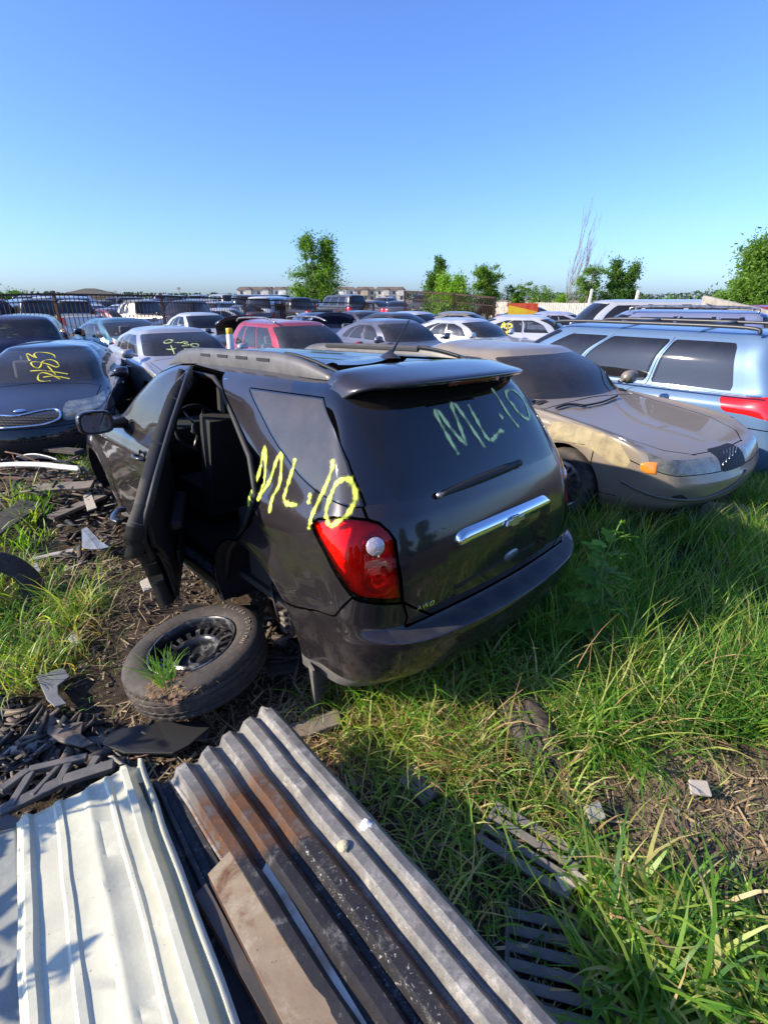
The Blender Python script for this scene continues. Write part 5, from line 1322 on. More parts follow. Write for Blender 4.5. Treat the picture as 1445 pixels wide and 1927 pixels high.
# ---------------------------------------------------------------- corrugated sheets in the foreground
def plane4(c):
    return [gz for gz in c]
def sheet(name,label,cat,corners,prof,mats,parent=None,rows=26,mf=None,wob=.006,seed=0,ragged=0,thick=.0015,group=None,end=None):
    """corners: far-left, far-right, near-right, near-left in world space; prof: list of (t 0..1 across, height)"""
    FL,FR,NR,NL=[Vector(c) for c in corners]; up=(FR-FL).cross(NL-FL).normalized(); up=up if up.z>0 else -up
    V=[];F=[];m=[];K=len(prof)
    for i in range(rows+1):
        v=i/rows
        for k,(t,h) in enumerate(prof):
            vv=v
            if i==0 and ragged: vv=v+ragged*noise.noise((t*9+seed,0,seed))
            if i==0 and end: vv+=end(t)
            a=FL.lerp(NL,vv);b=FR.lerp(NR,vv); p=a.lerp(b,t)
            p=p+up*(h+wob*noise.noise((p.x*3,p.y*3,seed))+wob*.5*noise.noise((p.x*11,p.y*11,seed+3)))
            p+= (b-a).normalized()*wob*.6*noise.noise((p.x*5,p.y*5,seed+9)); V.append(p)
    for i in range(rows):
        for k in range(K-1):
            F.append([i*K+k,(i+1)*K+k,(i+1)*K+k+1,i*K+k+1]); m.append(mf(prof[k][0],prof[k+1][0],i/rows) if mf else 0)
    o=mkobj(name,V,F,mats,parent,mi=m,smooth=True,solid=thick,auto=28,off=0)
    at=o.data.attributes.new('tt','FLOAT','POINT'); at.data.foreach_set('value',[t for i in range(rows+1) for t,h in prof])
    at=o.data.attributes.new('vv','FLOAT','POINT'); at.data.foreach_set('value',[i/rows for i in range(rows+1) for t,h in prof])
    if label: tag(o,label,cat,group)
    return o
def weather(name,base,c2,c3,rust=None,rough=.5,metal=.5,scale=4,streak=(1,1,1),rr=(.55,.7),spots=True):
    m,nt,b=newmat(name)
    v=stretch(nt,streak)
    c=mix(nt,ramp(nt,nz(nt,scale,8,.72,v),[(.36,0),(.62,1)]),base,c2)
    c=mix(nt,ramp(nt,nz(nt,scale*5,6,.8,v),[(.54,0),(.70,1)]),c,c3)
    if rust: c=mix(nt,ramp(nt,nz(nt,scale*.7,8,.75,v,.6),[(rr[0],0),(rr[1],1)]),c,mix(nt,nz(nt,scale*9,5,.8),rust,(rust[0]*.35,rust[1]*.3,rust[2]*.3)))
    if spots: c=mix(nt,ramp(nt,nz(nt,70,2,.6),[(.70,0),(.76,.6)]),c,(.02,.018,.015))
    nt.links.new(c,b.inputs['Base Color']); b.inputs['Metallic'].default_value=metal
    rg=ramp(nt,nz(nt,scale*3,5,.7),[(.3,rough*.75),(.7,min(1,rough*1.4))]); nt.links.new(rg,b.inputs['Roughness'])
    bump(nt,b,nz(nt,28,5,.7),.25,.004); MATS[name]=m; return m
WHS=weather('white_sheet',(.64,.61,.45),(.50,.49,.37),(.70,.66,.50),rust=(.30,.17,.07),rough=.42,metal=0,scale=2.6,streak=(1,1,1),rr=(.58,.74))
def trap(n,w,h,t0=0,t1=1,lip=0,rib=.16,minor=True):
    """ribbed roofing profile: n major ribs"""
    P_=[];
    for k in range(n):
        a=t0+(t1-t0)*k/n;s=(t1-t0)/n
        P_+= [(a,0),(a+s*.02,0),(a+s*.07,h),(a+s*.15,h),(a+s*.20,0)]
        if minor: P_+=[(a+s*.42,0),(a+s*.45,h*.28),(a+s*.50,h*.28),(a+s*.53,0),(a+s*.72,0),(a+s*.75,h*.28),(a+s*.80,h*.28),(a+s*.83,0)]
    P_.append((t1,0)); return P_
def ex(pa,za,pb,zb,t):
    a=g(*pa,za);b=g(*pb,zb); return a+(b-a)*t
# white ribbed panel: far edge (30,1552)-(228,1442)
FL=g(32,1552,.20);FR=g(268,1428,.20);NR=FR+(g(452,1927,.30)-FR)*1.35;NL=FL+(g(36,1927,.30)-FL)*1.5
white=sheet('metal_sheet','dirty white ribbed metal sheet lying lowest left in the foreground','metal sheet',(FL,FR,NR,NL),
  [(0,.0),(.02,.0),(.05,.014),(.09,.014),(.12,0),(.26,0),(.28,.006),(.32,.006),(.34,0),(.47,0),(.50,.006),(.53,.006),(.56,0),(.66,0),(.68,.006),(.70,.006),(.72,0),(.80,.0),(.815,.018),(.86,.018),(.885,-.005),(.93,-.03),(.945,-.03),(.965,.008),(1,.006)],WHS,wob=.010,seed=1,ragged=.025,rows=40)
FL2=g(-70,1580,.17);FR2=g(34,1556,.19)
sheet('metal_sheet','bluish white sheet edge in the lower left corner, under the ribbed white sheet','metal sheet',(FL2,FR2,FR2+(g(62,1927,.27)-FR2)*1.5,FL2+(g(-120,1927,.25)-FL2)*1.5),[(0,0),(.3,0),(.34,.012),(.4,.012),(.44,0),(.9,0),(1,.004)],weather('grey_white_sheet',(.25,.26,.235),(.19,.20,.18),(.30,.30,.26),rust=(.2,.12,.06),rough=.5,metal=0,scale=3,rr=(.68,.8)),wob=.008,seed=4,ragged=.01)
# grey corrugated deck
GALV=weather('galvanised',(.20,.20,.215),(.34,.33,.34),(.50,.48,.46),rust=(.25,.10,.035),rough=.42,metal=.55,scale=3.2,rr=(.60,.68))
GALR=weather('rusted_deck',(.30,.28,.26),(.16,.15,.15),(.46,.42,.38),rust=(.27,.095,.03),rough=.6,metal=.25,scale=2.6,rr=(.42,.52))
SOOT=weather('sooty_deck',(.035,.034,.038),(.07,.068,.07),(.30,.28,.26),rust=(.12,.06,.03),rough=.6,metal=.3,scale=4,rr=(.70,.8))
def deckmat():
    m,nt,b=newmat('deck_steel'); TT=node(nt,'ShaderNodeAttribute',attribute_name='tt').outputs['Fac']; VV=node(nt,'ShaderNodeAttribute',attribute_name='vv').outputs['Fac']
    def M(op,a,b_,c=None,cl=False):
        n=node(nt,'ShaderNodeMath',operation=op,use_clamp=cl)
        for i,v in enumerate((a,b_,c)):
            if v is None: continue
            if hasattr(v,'is_linked'): nt.links.new(v,n.inputs[i])
            else: n.inputs[i].default_value=v
        return n.outputs[0]
    n1=nz(nt,3.5,8,.75); n2=nz(nt,14,8,.8); n3=nz(nt,75,4,.8)
    c=mix(nt,ramp(nt,n1,[(.35,0),(.65,1)]),(.135,.125,.115),(.275,.26,.235))
    c=mix(nt,ramp(nt,n2,[(.52,0),(.66,.9)]),c,(.43,.40,.36))
    c=mix(nt,ramp(nt,n3,[(.56,0),(.68,.8)]),c,(.10,.095,.09))
    # soot beyond a ragged lap line, rust just before it
    v2=M('MULTIPLY_ADD',n2,.16,M('ADD',VV,M('MULTIPLY',TT,-.05)))
    soot=M('MULTIPLY',ramp(nt,v2,[(.43,0),(.455,1)]),ramp(nt,M('MULTIPLY_ADD',n2,.12,TT),[(.60,1),(.72,0)]))
    rz_=M('MULTIPLY',ramp(nt,v2,[(.16,0),(.26,1)]),ramp(nt,TT,[(.58,1),(.66,0)]))
    rz2=M('MULTIPLY',rz_,ramp(nt,n1,[(.30,0),(.46,1)]))
    rcol=mix(nt,ramp(nt,n2,[(.35,0),(.65,1)]),(.045,.022,.015),mix(nt,n3,(.11,.045,.020),(.19,.088,.038)))
    c=mix(nt,M('MULTIPLY',rz2,ramp(nt,n2,[(.30,.2),(.5,1)])),c,rcol)
    sc_=mix(nt,ramp(nt,n2,[(.55,0),(.66,1)]),(.020,.019,.022),(.13,.12,.115))
    sc_=mix(nt,M('MULTIPLY',ramp(nt,n3,[(.60,0),(.66,1)]),ramp(nt,TT,[(.30,0),(.45,1)])),sc_,(.50,.47,.43))
    c=mix(nt,soot,c,sc_)
    # streaks of rust on the right-hand ribs
    c=mix(nt,M('MULTIPLY',ramp(nt,nz(nt,5,7,.8),[(.56,0),(.66,.8)]),ramp(nt,TT,[(.6,0),(.7,1)])),c,(.20,.12,.075))
    nt.links.new(c,b.inputs['Base Color']); b.inputs['Metallic'].default_value=.35
    nt.links.new(ramp(nt,n2,[(.3,.38),(.7,.75)]),b.inputs['Roughness']); bump(nt,b,nz(nt,40,6,.8),.4,.004); return m
DECK=deckmat()
FR3=g(512,1330,.24);FL3=g(322,1470,.22)
NR3=FR3+(g(1052,1927,.36)-FR3)*1.3; NL3=FL3+(g(600,1927,.30)-FL3)*1.3
pr=[(0,.0),(.03,.0),(.07,.034),(.14,.034),(.19,0),(.235,0),(.28,.034),(.35,.034),(.40,0),(.44,0),(.485,.034),(.56,.034),(.61,0),(.645,0),(.695,.034),(.765,.034),(.815,0),(.835,0),(.875,.030),(.90,.033),(.96,.026),(1.0,.004)]
def mfd(a,b,v):
    if v>.62 and a<.44: return 2
    if v>.22 and a<.64: return 1 if a<.60 else 0
    return 0
deck=sheet('metal_sheet','long grey and rusty corrugated deck sheet pointing at the loose wheel','metal sheet',(FL3,FR3,NR3,NL3),pr,DECK,rows=60,wob=.007,seed=7,ragged=.012,end=lambda t:.10*max(0,.8-t)*0+(.03 if t>.95 else 0))
# sooty sheet between the white panel and the deck
FL4=g(262,1482,.17);FR4=g(345,1470,.16)
sheet('metal_sheet','black sooty ribbed sheet between the white sheet and the rusty channel','metal sheet',(FL4,FR4,g(640,1960,.20),g(440,1960,.20)),[(0,.02),(.1,.02),(.14,0),(.3,0),(.34,.02),(.42,.02),(.46,0),(.62,0),(.66,.02),(.74,.02),(.78,0),(1,0)],SOOT,wob=.008,seed=9,ragged=.02)
# rusty channel and thin channel on top
TANR=weather('tan_rusty_steel',(.40,.315,.20),(.30,.21,.125),(.46,.38,.26),rust=(.22,.09,.035),rough=.55,metal=.2,scale=2.4,rr=(.56,.66))
DKR=weather('dark_rust',(.045,.025,.02),(.09,.04,.025),(.14,.07,.04),rough=.7,metal=.1,scale=4)
def channel(name,label,A,B,C,D,zA,h,mats,seed=0):
    """A,B far left/right of the top face; C,D near right/left: photo pixels; zA far/near heights"""
    a,b=g(*A,zA[0]),g(*B,zA[0]); c=g(*C,zA[1]);d=g(*D,zA[1]); c=b+(c-b)*1.25; d=a+(d-a)*1.25
    up=Vector((0,0,1)); pr_=[]
    P0=[a-up*h,a,b,b-up*h]; P1=[d-up*h,d,c,c-up*h]; V=[];F=[];m=[];n=16
    for i in range(n+1):
        for k in range(4):
            p=P0[k].lerp(P1[k],i/n); p=p+Vector((0,0,.003*noise.noise((p.x*6,p.y*6,seed)))); V.append(p)
    for i in range(n):
        for k in range(3): F.append([i*4+k,(i+1)*4+k,(i+1)*4+k+1,i*4+k+1]); m.append([1,0,1][k])
    o=mkobj(name,V,F,mats,None,smooth=False,mi=m,solid=.003,bevel=.002); tag(o,label,'steel channel'); return o
channel('steel_channel','flat tan rusty steel channel lying on the corrugated sheets',(391,1645),(436,1598),(652,1927),(532,1927),(.29,.335),.055,[TANR,DKR])
channel('steel_channel','narrow steel channel with a pale edge, right beside the tan rusty channel',(492,1640),(503,1620),(690,1927),(672,1927),(.275,.32),.06,[simple('pale_edge',(.55,.50,.42),.5,var=(.35,.25,.17),vs=10),weather('grey_blue_steel',(.20,.21,.24),(.26,.26,.28),(.32,.3,.3),rust=(.2,.09,.04),rough=.4,metal=.4,scale=4)])
channel('steel_channel','dark grey channel half hidden left of the tan rusty channel',(366,1684),(388,1662),(530,1927),(505,1927),(.25,.29),.05,[simple('dark_steel',(.07,.065,.06),.6,.3,var=(.13,.10,.08),vs=6),DKR])
# pebbles of plaster lying on the sheets
for (px,py),z,s_,l in (((690,1553),.33,.022,'white lump of plaster on the corrugated sheet'),((645,1592),.34,.018,'cream coloured stone lying on the corrugated sheet')):
    p=g(px,py,z); bm=bmesh.new(); bmesh.ops.create_icosphere(bm,subdivisions=2,radius=s_)
    for v in bm.verts: v.co*=1+.35*noise.noise(v.co*40+Vector((px,0,0))); v.co.z*=.6
    me=bpy.data.meshes.new('stone_chip'); bm.to_mesh(me); bm.free(); me.materials.append(simple('plaster',(.66,.64,.60),.9) if px>660 else simple('cream_stone',(.55,.45,.28),.9)); o=bpy.data.objects.new('stone_chip',me); col.objects.link(o); o.location=p; tag(o,l,'stone')
# ---------------------------------------------------------------- the loose wheel
wc=g(372,1236,.24); lw=empty('loose_wheel',wc); nn=Vector((-.17,-.03,1)).normalized()
lw.rotation_euler=nn.to_track_quat('Z','Y').to_euler(); tag(lw,'loose wheel with black steel rim lying flat in the mud beside the SUV','wheel')
TY=weather('muddy_tyre',(.032,.027,.024),(.060,.047,.037),(.12,.09,.065),rough=.85,metal=0,scale=5,rust=(.24,.16,.095),rr=(.60,.74),spots=False)
def tread(q,k,r):
    if 6<=q<=19:
        if q in(8,11,14,17): return r-.009
        if q in(6,7,18,19): return r-(.007 if k%4==0 else 0)
        if (k+ (q//3))%4==0: return r-.0045
    return r
tp=[(.218,-.105),(.235,-.113),(.27,-.118),(.305,-.112),(.325,-.100),(.334,-.090),(.338,-.080),(.340,-.064),(.341,-.055),(.341,-.049),(.343,-.03),(.343,-.024),(.343,-.018),(.343,.018),(.343,.024),(.343,.03),(.341,.049),(.341,.055),(.340,.064),(.338,.080),(.334,.090),(.325,.100),(.305,.112),(.275,.118),(.245,.115),(.228,.106),(.218,.098),(.212,.080)]
tp=[(r,h*.84) for r,h in tp]
MB().lathe(tp,160,'z',rfun=tread).build('tyre',TY,lw,auto=50)
RIMB=simple('steel_rim_black',(.030,.030,.032),.30,.4,var=(.20,.185,.17),vs=15,vr=(.52,.64),bs=40,bstr=.2)
rm=MB(); 
rm.lathe([(.216,.100),(.213,.106),(.207,.103),(.200,.088),(.197,.062),(.200,.040),(.196,.030)],96,'z')
rm.lathe([(.128,.052),(.118,.060),(.108,.058),(.098,.046),(.092,.036),(.088,.016),(.060,.010),(.040,.012),(.036,.006),(.036,-.03)],72,'z')
rm.lathe([(.199,-.095),(.19,-.06),(.192,.01),(.196,.03)],48,'z')
n=20
for k in range(n):
    a0=2*PI*k/n; a1=a0+2*PI/n*.46
    rm.lathe([(.198,.036),(.188,.052),(.172,.060),(.150,.058),(.128,.052),(.128,.046),(.150,.050),(.172,.052),(.188,.044),(.198,.028)],3,'z',a0=a0,a1=a1)
    rm.lathe([(.199,.034),(.186,.050),(.186,.044),(.199,.028)],4,'z',a0=a1,a1=a0+2*PI/n)
    
for k in range(5):
    a=2*PI*k/5+.3; rm.tube([(.068*math.cos(a),.068*math.sin(a),.008),(.068*math.cos(a),.068*math.sin(a),.016)],.010,10)
for v in rm.V: v.z-=.016
rm.build('steel_rim',RIMB,lw,auto=40)
# bead edge scuffed bright
MB().lathe([(.2165,.085),(.2135,.0915),(.2075,.0885)],96,'z').build('rim_lip',simple('scuffed_rim',(.30,.29,.28),.35,.8,var=(.03,.03,.03),vs=22),lw)
MB().lathe([(.19,-.02),(.0001,-.025)],32,'z').build('rim_back',DARKM,lw)
# letters moulded on the side wall
def sidetext(txt,r,a0,da,h,z,parent,m):
    for i,ch in enumerate(txt):
        if ch==' ': continue
        cu=bpy.data.curves.new('t','FONT'); cu.body=ch; cu.extrude=.0015; cu.size=h; cu.align_x='CENTER'
        to=bpy.data.objects.new('t',cu); col.objects.link(to); bpy.context.view_layer.update()
        me=bpy.data.meshes.new_from_object(to.evaluated_get(bpy.context.evaluated_depsgraph_get())); bpy.data.objects.remove(to)
        a=a0-da*i; M_=Matrix.Rotation(a-PI/2,4,'Z')@Matrix.Translation((0,r,z))
        VV=[M_@v.co for v in me.vertices]; yield VV,[list(p.vertices) for p in me.polygons]
for VV,FF in sidetext('SILVER EDITION',.272,rad(150),rad(6.3),.032,.0995,lw,None): mkobj('tyre_letter',VV,FF,simple('tyre_letter',(.26,.21,.15),.8),lw,smooth=False)
# ---------------------------------------------------------------- junk on the ground
def plank(name,label,cat,A,B,z,w,h,m,roll=0,bend=0,group=None):
    a=gg(*A,z);b=gg(*B,z); d=b-a; n=10; sd=d.cross(Vector((0,0,1))).normalized(); up=sd.cross(d).normalized()
    q=Matrix.Rotation(roll,3,d.normalized()); sd=q@sd; up=q@up; V=[];F=[]
    for i in range(n+1):
        t=i/n; c=a+d*t+Vector((0,0,bend*math.sin(t*PI)))+sd*.02*noise.noise((t*3,A[0],A[1])); ww=w*(1+.15*noise.noise((t*6,A[1],3)))/2
        V+=[c-sd*ww-up*h/2,c+sd*ww-up*h/2,c+sd*ww+up*h/2,c-sd*ww+up*h/2]
    for i in range(n):
        for k in range(4): F.append([i*4+k,i*4+(k+1)%4,i*4+4+(k+1)%4,i*4+4+k])
    F+=[[0,3,2,1],[n*4,n*4+1,n*4+2,n*4+3]]
    o=mkobj(name,V,F,m,None,smooth=False,bevel=min(w,h)*.12); tag(o,label,cat,group); return o
WD=weather('weathered_wood',(.12,.095,.075),(.20,.165,.13),(.06,.05,.04),rough=.9,metal=0,scale=3)
WDK=weather('dark_wood',(.05,.042,.036),(.09,.075,.06),(.03,.026,.022),rough=.9,metal=0,scale=4)
WHP=weather('white_plastic',(.55,.53,.50),(.42,.40,.37),(.25,.22,.19),rough=.5,metal=0,scale=5)
plank('plank','grey plank lying below the navy sedan bumper','plank',(0,835),(150,850),.22,.14,.04,WDK)
plank('bumper_strip','long torn white bumper strip lying on the junk pile','bumper strip',(-20,876),(150,882),.20,.06,.02,WHP,roll=.5,bend=.03)
plank('bumper_strip','white crumpled strip on top of the junk pile beside the torn white bumper strip','bumper strip',(40,862),(115,868),.27,.10,.012,WHP,roll=-.7,bend=.04)
plank('plank','dark board sloping down from the left edge','plank',(-30,1010),(60,945),.10,.20,.03,WDK,roll=.2)
plank('plank','weathered board running under the front door of the SUV','plank',(95,975),(195,932),.07,.12,.03,WD)
plank('plank','short brown board just above the yellow strip','plank',(60,920),(175,912),.12,.10,.03,WD,roll=.4)
plank('yellow_strip','thin yellow strip in the mud left of the open door','strip',(142,1040),(195,1017),.04,.030,.010,simple('yellow_plastic',(.55,.34,.02),.5))
plank('wood_splinter','pale grey splintered lath next to the yellow strip','lath',(62,1052),(138,1036),.04,.055,.012,weather('pale_wood',(.40,.37,.33),(.28,.25,.22),(.5,.46,.42),rough=.9,metal=0,scale=8))
plank('metal_strip','dark flat bar behind the loose wheel under the doorway','bar',(345,1145),(485,1147),.10,.06,.02,BLK)
plank('wood_board','grey board under the tail of the SUV, right of the loose wheel','board',(500,1262),(592,1243),.03,.10,.02,WDK)
plank('wood_board','broken board in the dry grass right of the mud flap','board',(540,1385),(640,1350),.03,.09,.02,WD)
plank('metal_strip','thin grey strip in front of the loose wheel','strip',(150,1398),(390,1386),.03,.05,.015,GREYP,bend=.03)
plank('rusty_bar','rusty bar lying across the mud at the far left','bar',(-10,898),(140,905),.13,.03,.03,DKR)
WL=['rusty wire leaning at the very left of the junk pile','rusty wire standing upright in the junk pile','thicker rusty rod beside the upright wire in the junk pile','long rusty wire lying level over the junk pile','rusty wire curving across the middle of the junk pile']
for k,(a,b) in enumerate((((5,820),(30,870)),((25,800),(18,870)),((52,795),(53,828)),((0,885),(120,900)),((10,850),(110,890)))):
    p,q=gg(*a,.35),gg(*b,.12); o=MB().tube(smoothpath([p,(p+q)/2+Vector((.05*math.sin(k),0,.06)),q],5),.008+.004*(k==2),5).build('rusty_wire',simple('rusty_wire',(.16,.075,.04),.8)); tag(o,WL[k],'wire','rusty wires in the junk pile')
def heap():
    R=random.Random(77); V=[];F=[];T=[]
    for poly,n,top in (([(-60,800),(150,815),(190,900),(180,960),(-60,1010)],420,.22),([(-40,1320),(180,1370),(330,1400),(330,1440),(100,1500),(-60,1540)],260,.06),([(160,930),(235,960),(240,1080),(130,1090),(100,1000)],130,.05),([(500,1150),(560,1210),(570,1270),(500,1260)],60,.08)):
        pl=[tuple(g(x,y)[:2]) for x,y in poly]; P_=np.array(pl); lo,hi=P_.min(0),P_.max(0); c=0
        while c<n:
            x,y=R.uniform(lo[0],hi[0]),R.uniform(lo[1],hi[1])
            if sdp(np.array([[x,y]]),pl)[0]>0: continue
            c+=1; L=R.uniform(.03,.22)*(1.6 if R.random()<.15 else 1); w_=R.uniform(.004,.05); th=.004+.012*R.random(); a=R.uniform(0,PI); z=hgt(x,y)+R.random()**1.5*top+.01
            M_=Matrix.Rotation(a,3,'Z')@Matrix.Rotation(R.uniform(-.45,.45),3,'Y')@Matrix.Rotation(R.uniform(-.8,.8),3,'X'); k=len(V); t=R.random()
            for zz in(-th,th):
                for X_,Y_ in((-L,-w_),(L*R.uniform(.7,1),-w_*R.uniform(.3,1)),(L*R.uniform(.8,1.1),w_),(-L*R.uniform(.6,1),w_*R.uniform(.4,1))): V.append(M_@Vector((X_/2,Y_/2,zz/2))+Vector((x,y,z)))
            F+=[[k,k+3,k+2,k+1],[k+4,k+5,k+6,k+7],[k,k+1,k+5,k+4],[k+1,k+2,k+6,k+5],[k+2,k+3,k+7,k+6],[k+3,k,k+4,k+7]]; T+=[t]*8
    m,nt,b=newmat('scrap_mix'); a=node(nt,'ShaderNodeAttribute',attribute_name='tint'); n1=nz(nt,20,5,.7)
    c=ramp(nt,a.outputs['Fac'],[(0,(.018,.017,.017)),(.45,(.045,.04,.036)),(.7,(.12,.095,.07)),(.86,(.20,.16,.12)),(.93,(.33,.31,.28)),(1,(.20,.06,.03))])
    nt.links.new(mix(nt,ramp(nt,n1,[(.45,0),(.65,.8)]),c,(.085,.062,.045)),b.inputs['Base Color']); b.inputs['Roughness'].default_value=.75
    o=fastmesh('scrap_heap',V,F,m,None,T); tag(o,'tangle of broken laths, plastic shards and mud heaped on the ground','scrap',kind='stuff')
heap()
# mudguard liner, bracket, frames
def shape(name,label,cat,pts,z,th,m,holes=None,tilt=0,bulge=0):
    P_=[g(x,y,0) for x,y in pts]; c=sum(P_,Vector())/len(P_); P_=[Vector((p.x,p.y,hgt(c.x,c.y)+z)) for p in P_]
    V=[p+Vector((0,0,tilt*(p.y-c.y)+bulge*((p-c).length))) for p in P_]; n=len(V)
    o=mkobj(name,V,[list(range(n))],m,None,smooth=False,solid=th,bevel=th*.3); tag(o,label,cat); return o
shape('metal_bracket','flat grey L-shaped metal bracket in the mud at the lower left','bracket',[(78,1300),(128,1283),(140,1300),(118,1318),(120,1335),(135,1352),(112,1358),(98,1345)],.05,.012,weather('bracket_grey',(.13,.135,.14),(.19,.19,.19),(.08,.08,.08),rough=.6,metal=.3,scale=7))
shape('lamp_lens','broken clear lamp lens lying in the mud left of the open door','lamp lens',[(166,1072),(168,1048),(178,1045),(200,1062),(217,1072),(195,1074)],.07,.006,simple('lens_dusty',(.32,.34,.34),.2,.2,coat=.5,var=(.2,.2,.19),vs=20),tilt=.25,bulge=.2)
for pts,l in (([(268,1118),(285,1110),(292,1128),(275,1134)],'pale plaster chip at the foot of the open door'),([(165,965),(180,960),(190,985),(172,990)],'pale broken chip of plaster beside the front door'),([(135,1225),(150,1215),(158,1232),(145,1238)],'white paper scrap in the grass on the left'),([(1092,1540),(1122,1530),(1135,1560),(1108,1572)],'crumpled clear plastic scrap in the grass on the right'),([(1040,1660),(1080,1650),(1110,1672),(1060,1690)],'tan paper scrap in the grass in the lower right'),([(1285,1495),(1320,1498),(1330,1525),(1290,1520)],'pale stone in the bare earth on the right'),([(60,1088),(78,1080),(84,1094),(70,1100)],'small white scrap among the grass at the left edge')):
    shape('scrap',l,'scrap',pts,.05,.014,simple('dull_scrap',(.34,.33,.30),.7,var=(.2,.18,.15),vs=14) if 'white' in l or 'clear' in l else simple('pale_chip',(.42,.37,.30),.9),tilt=.12,bulge=.06)
# broken black grille frame at lower left
gf=MB(); Q=lambda x,y,z=.10: gg(x,y,z)
for a,b,w_ in (((0,1530),(120,1470),.05),((120,1470),(215,1440),.05),((0,1490),(55,1450),.035),((55,1450),(165,1425),.03),((20,1520),(60,1455),.03),((110,1475),(135,1430),.03),((165,1455),(185,1425),.03),((60,1500),(115,1440),.02),((0,1545),(40,1560),.05)):
    gf.beam(Q(*a),Q(*b),w_,.025)
o=gf.build('grille_frame',GREYP,smooth=False,bevel=.004); tag(o,'broken dark plastic grille frame above the white sheet','grille')
shape('plastic_panel','black curved splash panel lying between the loose wheel and the corrugated sheet','panel',[(215,1400),(300,1378),(385,1380),(400,1392),(360,1425),(330,1440),(240,1440),(200,1425)],.05,.012,BLK,bulge=.08)
shape('plastic_panel','torn dark under-tray piece left of the black splash panel','panel',[(100,1392),(130,1386),(165,1382),(160,1405),(185,1425),(165,1432),(120,1420),(98,1405)],.07,.012,weather('dirty_plastic',(.06,.05,.04),(.16,.12,.09),(.03,.028,.025),rough=.6,metal=0,scale=8),bulge=.1)
# half-buried tyres
def tyre_obj(p,n_,label,r=.32,w_=.2,m=None):
    o=MB().lathe([(r*.62,-w_/2),(r*.8,-w_/2-.006),(r*.94,-w_/2+.01),(r*.99,-w_/2+.04)]+[(r-(.012 if k in(2,5) else 0),-w_/2+.05+(w_-.1)*k/7) for k in range(8)]+[(r*.99,w_/2-.04),(r*.94,w_/2-.01),(r*.8,w_/2+.006),(r*.62,w_/2)],90,'z',rfun=lambda q,k,rr:rr-(.010 if (3<q<13 and (k*2+q)%5==0) else 0)).build('tyre',m or TY,auto=45)
    o.location=p; o.rotation_euler=Vector(n_).normalized().to_track_quat('Z','Y').to_euler(); tag(o,label,'tyre'); return o
tyre_obj(gg(1010,1430,-.17),(.95,.15,.30),'old tyre half sunk in the tall grass behind the SUV')
tyre_obj(gg(-28,1135,.10),(.55,-.75,.5),'tyre just entering the left edge of the photo',.33)
# slatted plastic pieces (old grilles) in the grass
def slats(c0,c1,wd,n_,label,z=.06):
    a=gg(*c0,z);b=gg(*c1,z); d=(b-a); s_=d.cross(Vector((0,0,1))).normalized()*wd; mb=MB()
    for k in range(n_):
        o_=s_*(k/(n_-1)-.5); mb.beam(a+o_,b+o_,.030,.03,up=(0,-.4,1))
    for t in(.02,.98): mb.beam(a.lerp(b,t)-s_*.5,a.lerp(b,t)+s_*.5,.016,.02)
    o=mb.build('slatted_grille',GREYP,smooth=False,bevel=.003); tag(o,label,'grille')
slats((950,1795),(1170,1850),.24,6,'dark slatted grille lying in the grass at the bottom right of the sheets',.0)
slats((915,1545),(1085,1650),.16,4,'dark slatted strip in the grass right of the corrugated sheet',.04)
slats((765,1455),(815,1500),.07,3,'short slatted grille piece in the dry grass beside the corrugated sheet',.05)
shape('plastic_panel','dark mat under the nose of the bronze sedan','mat',[(1290,985),(1330,950),(1445,960),(1470,1030),(1400,1020)],.02,.02,GREYP,bulge=.02)
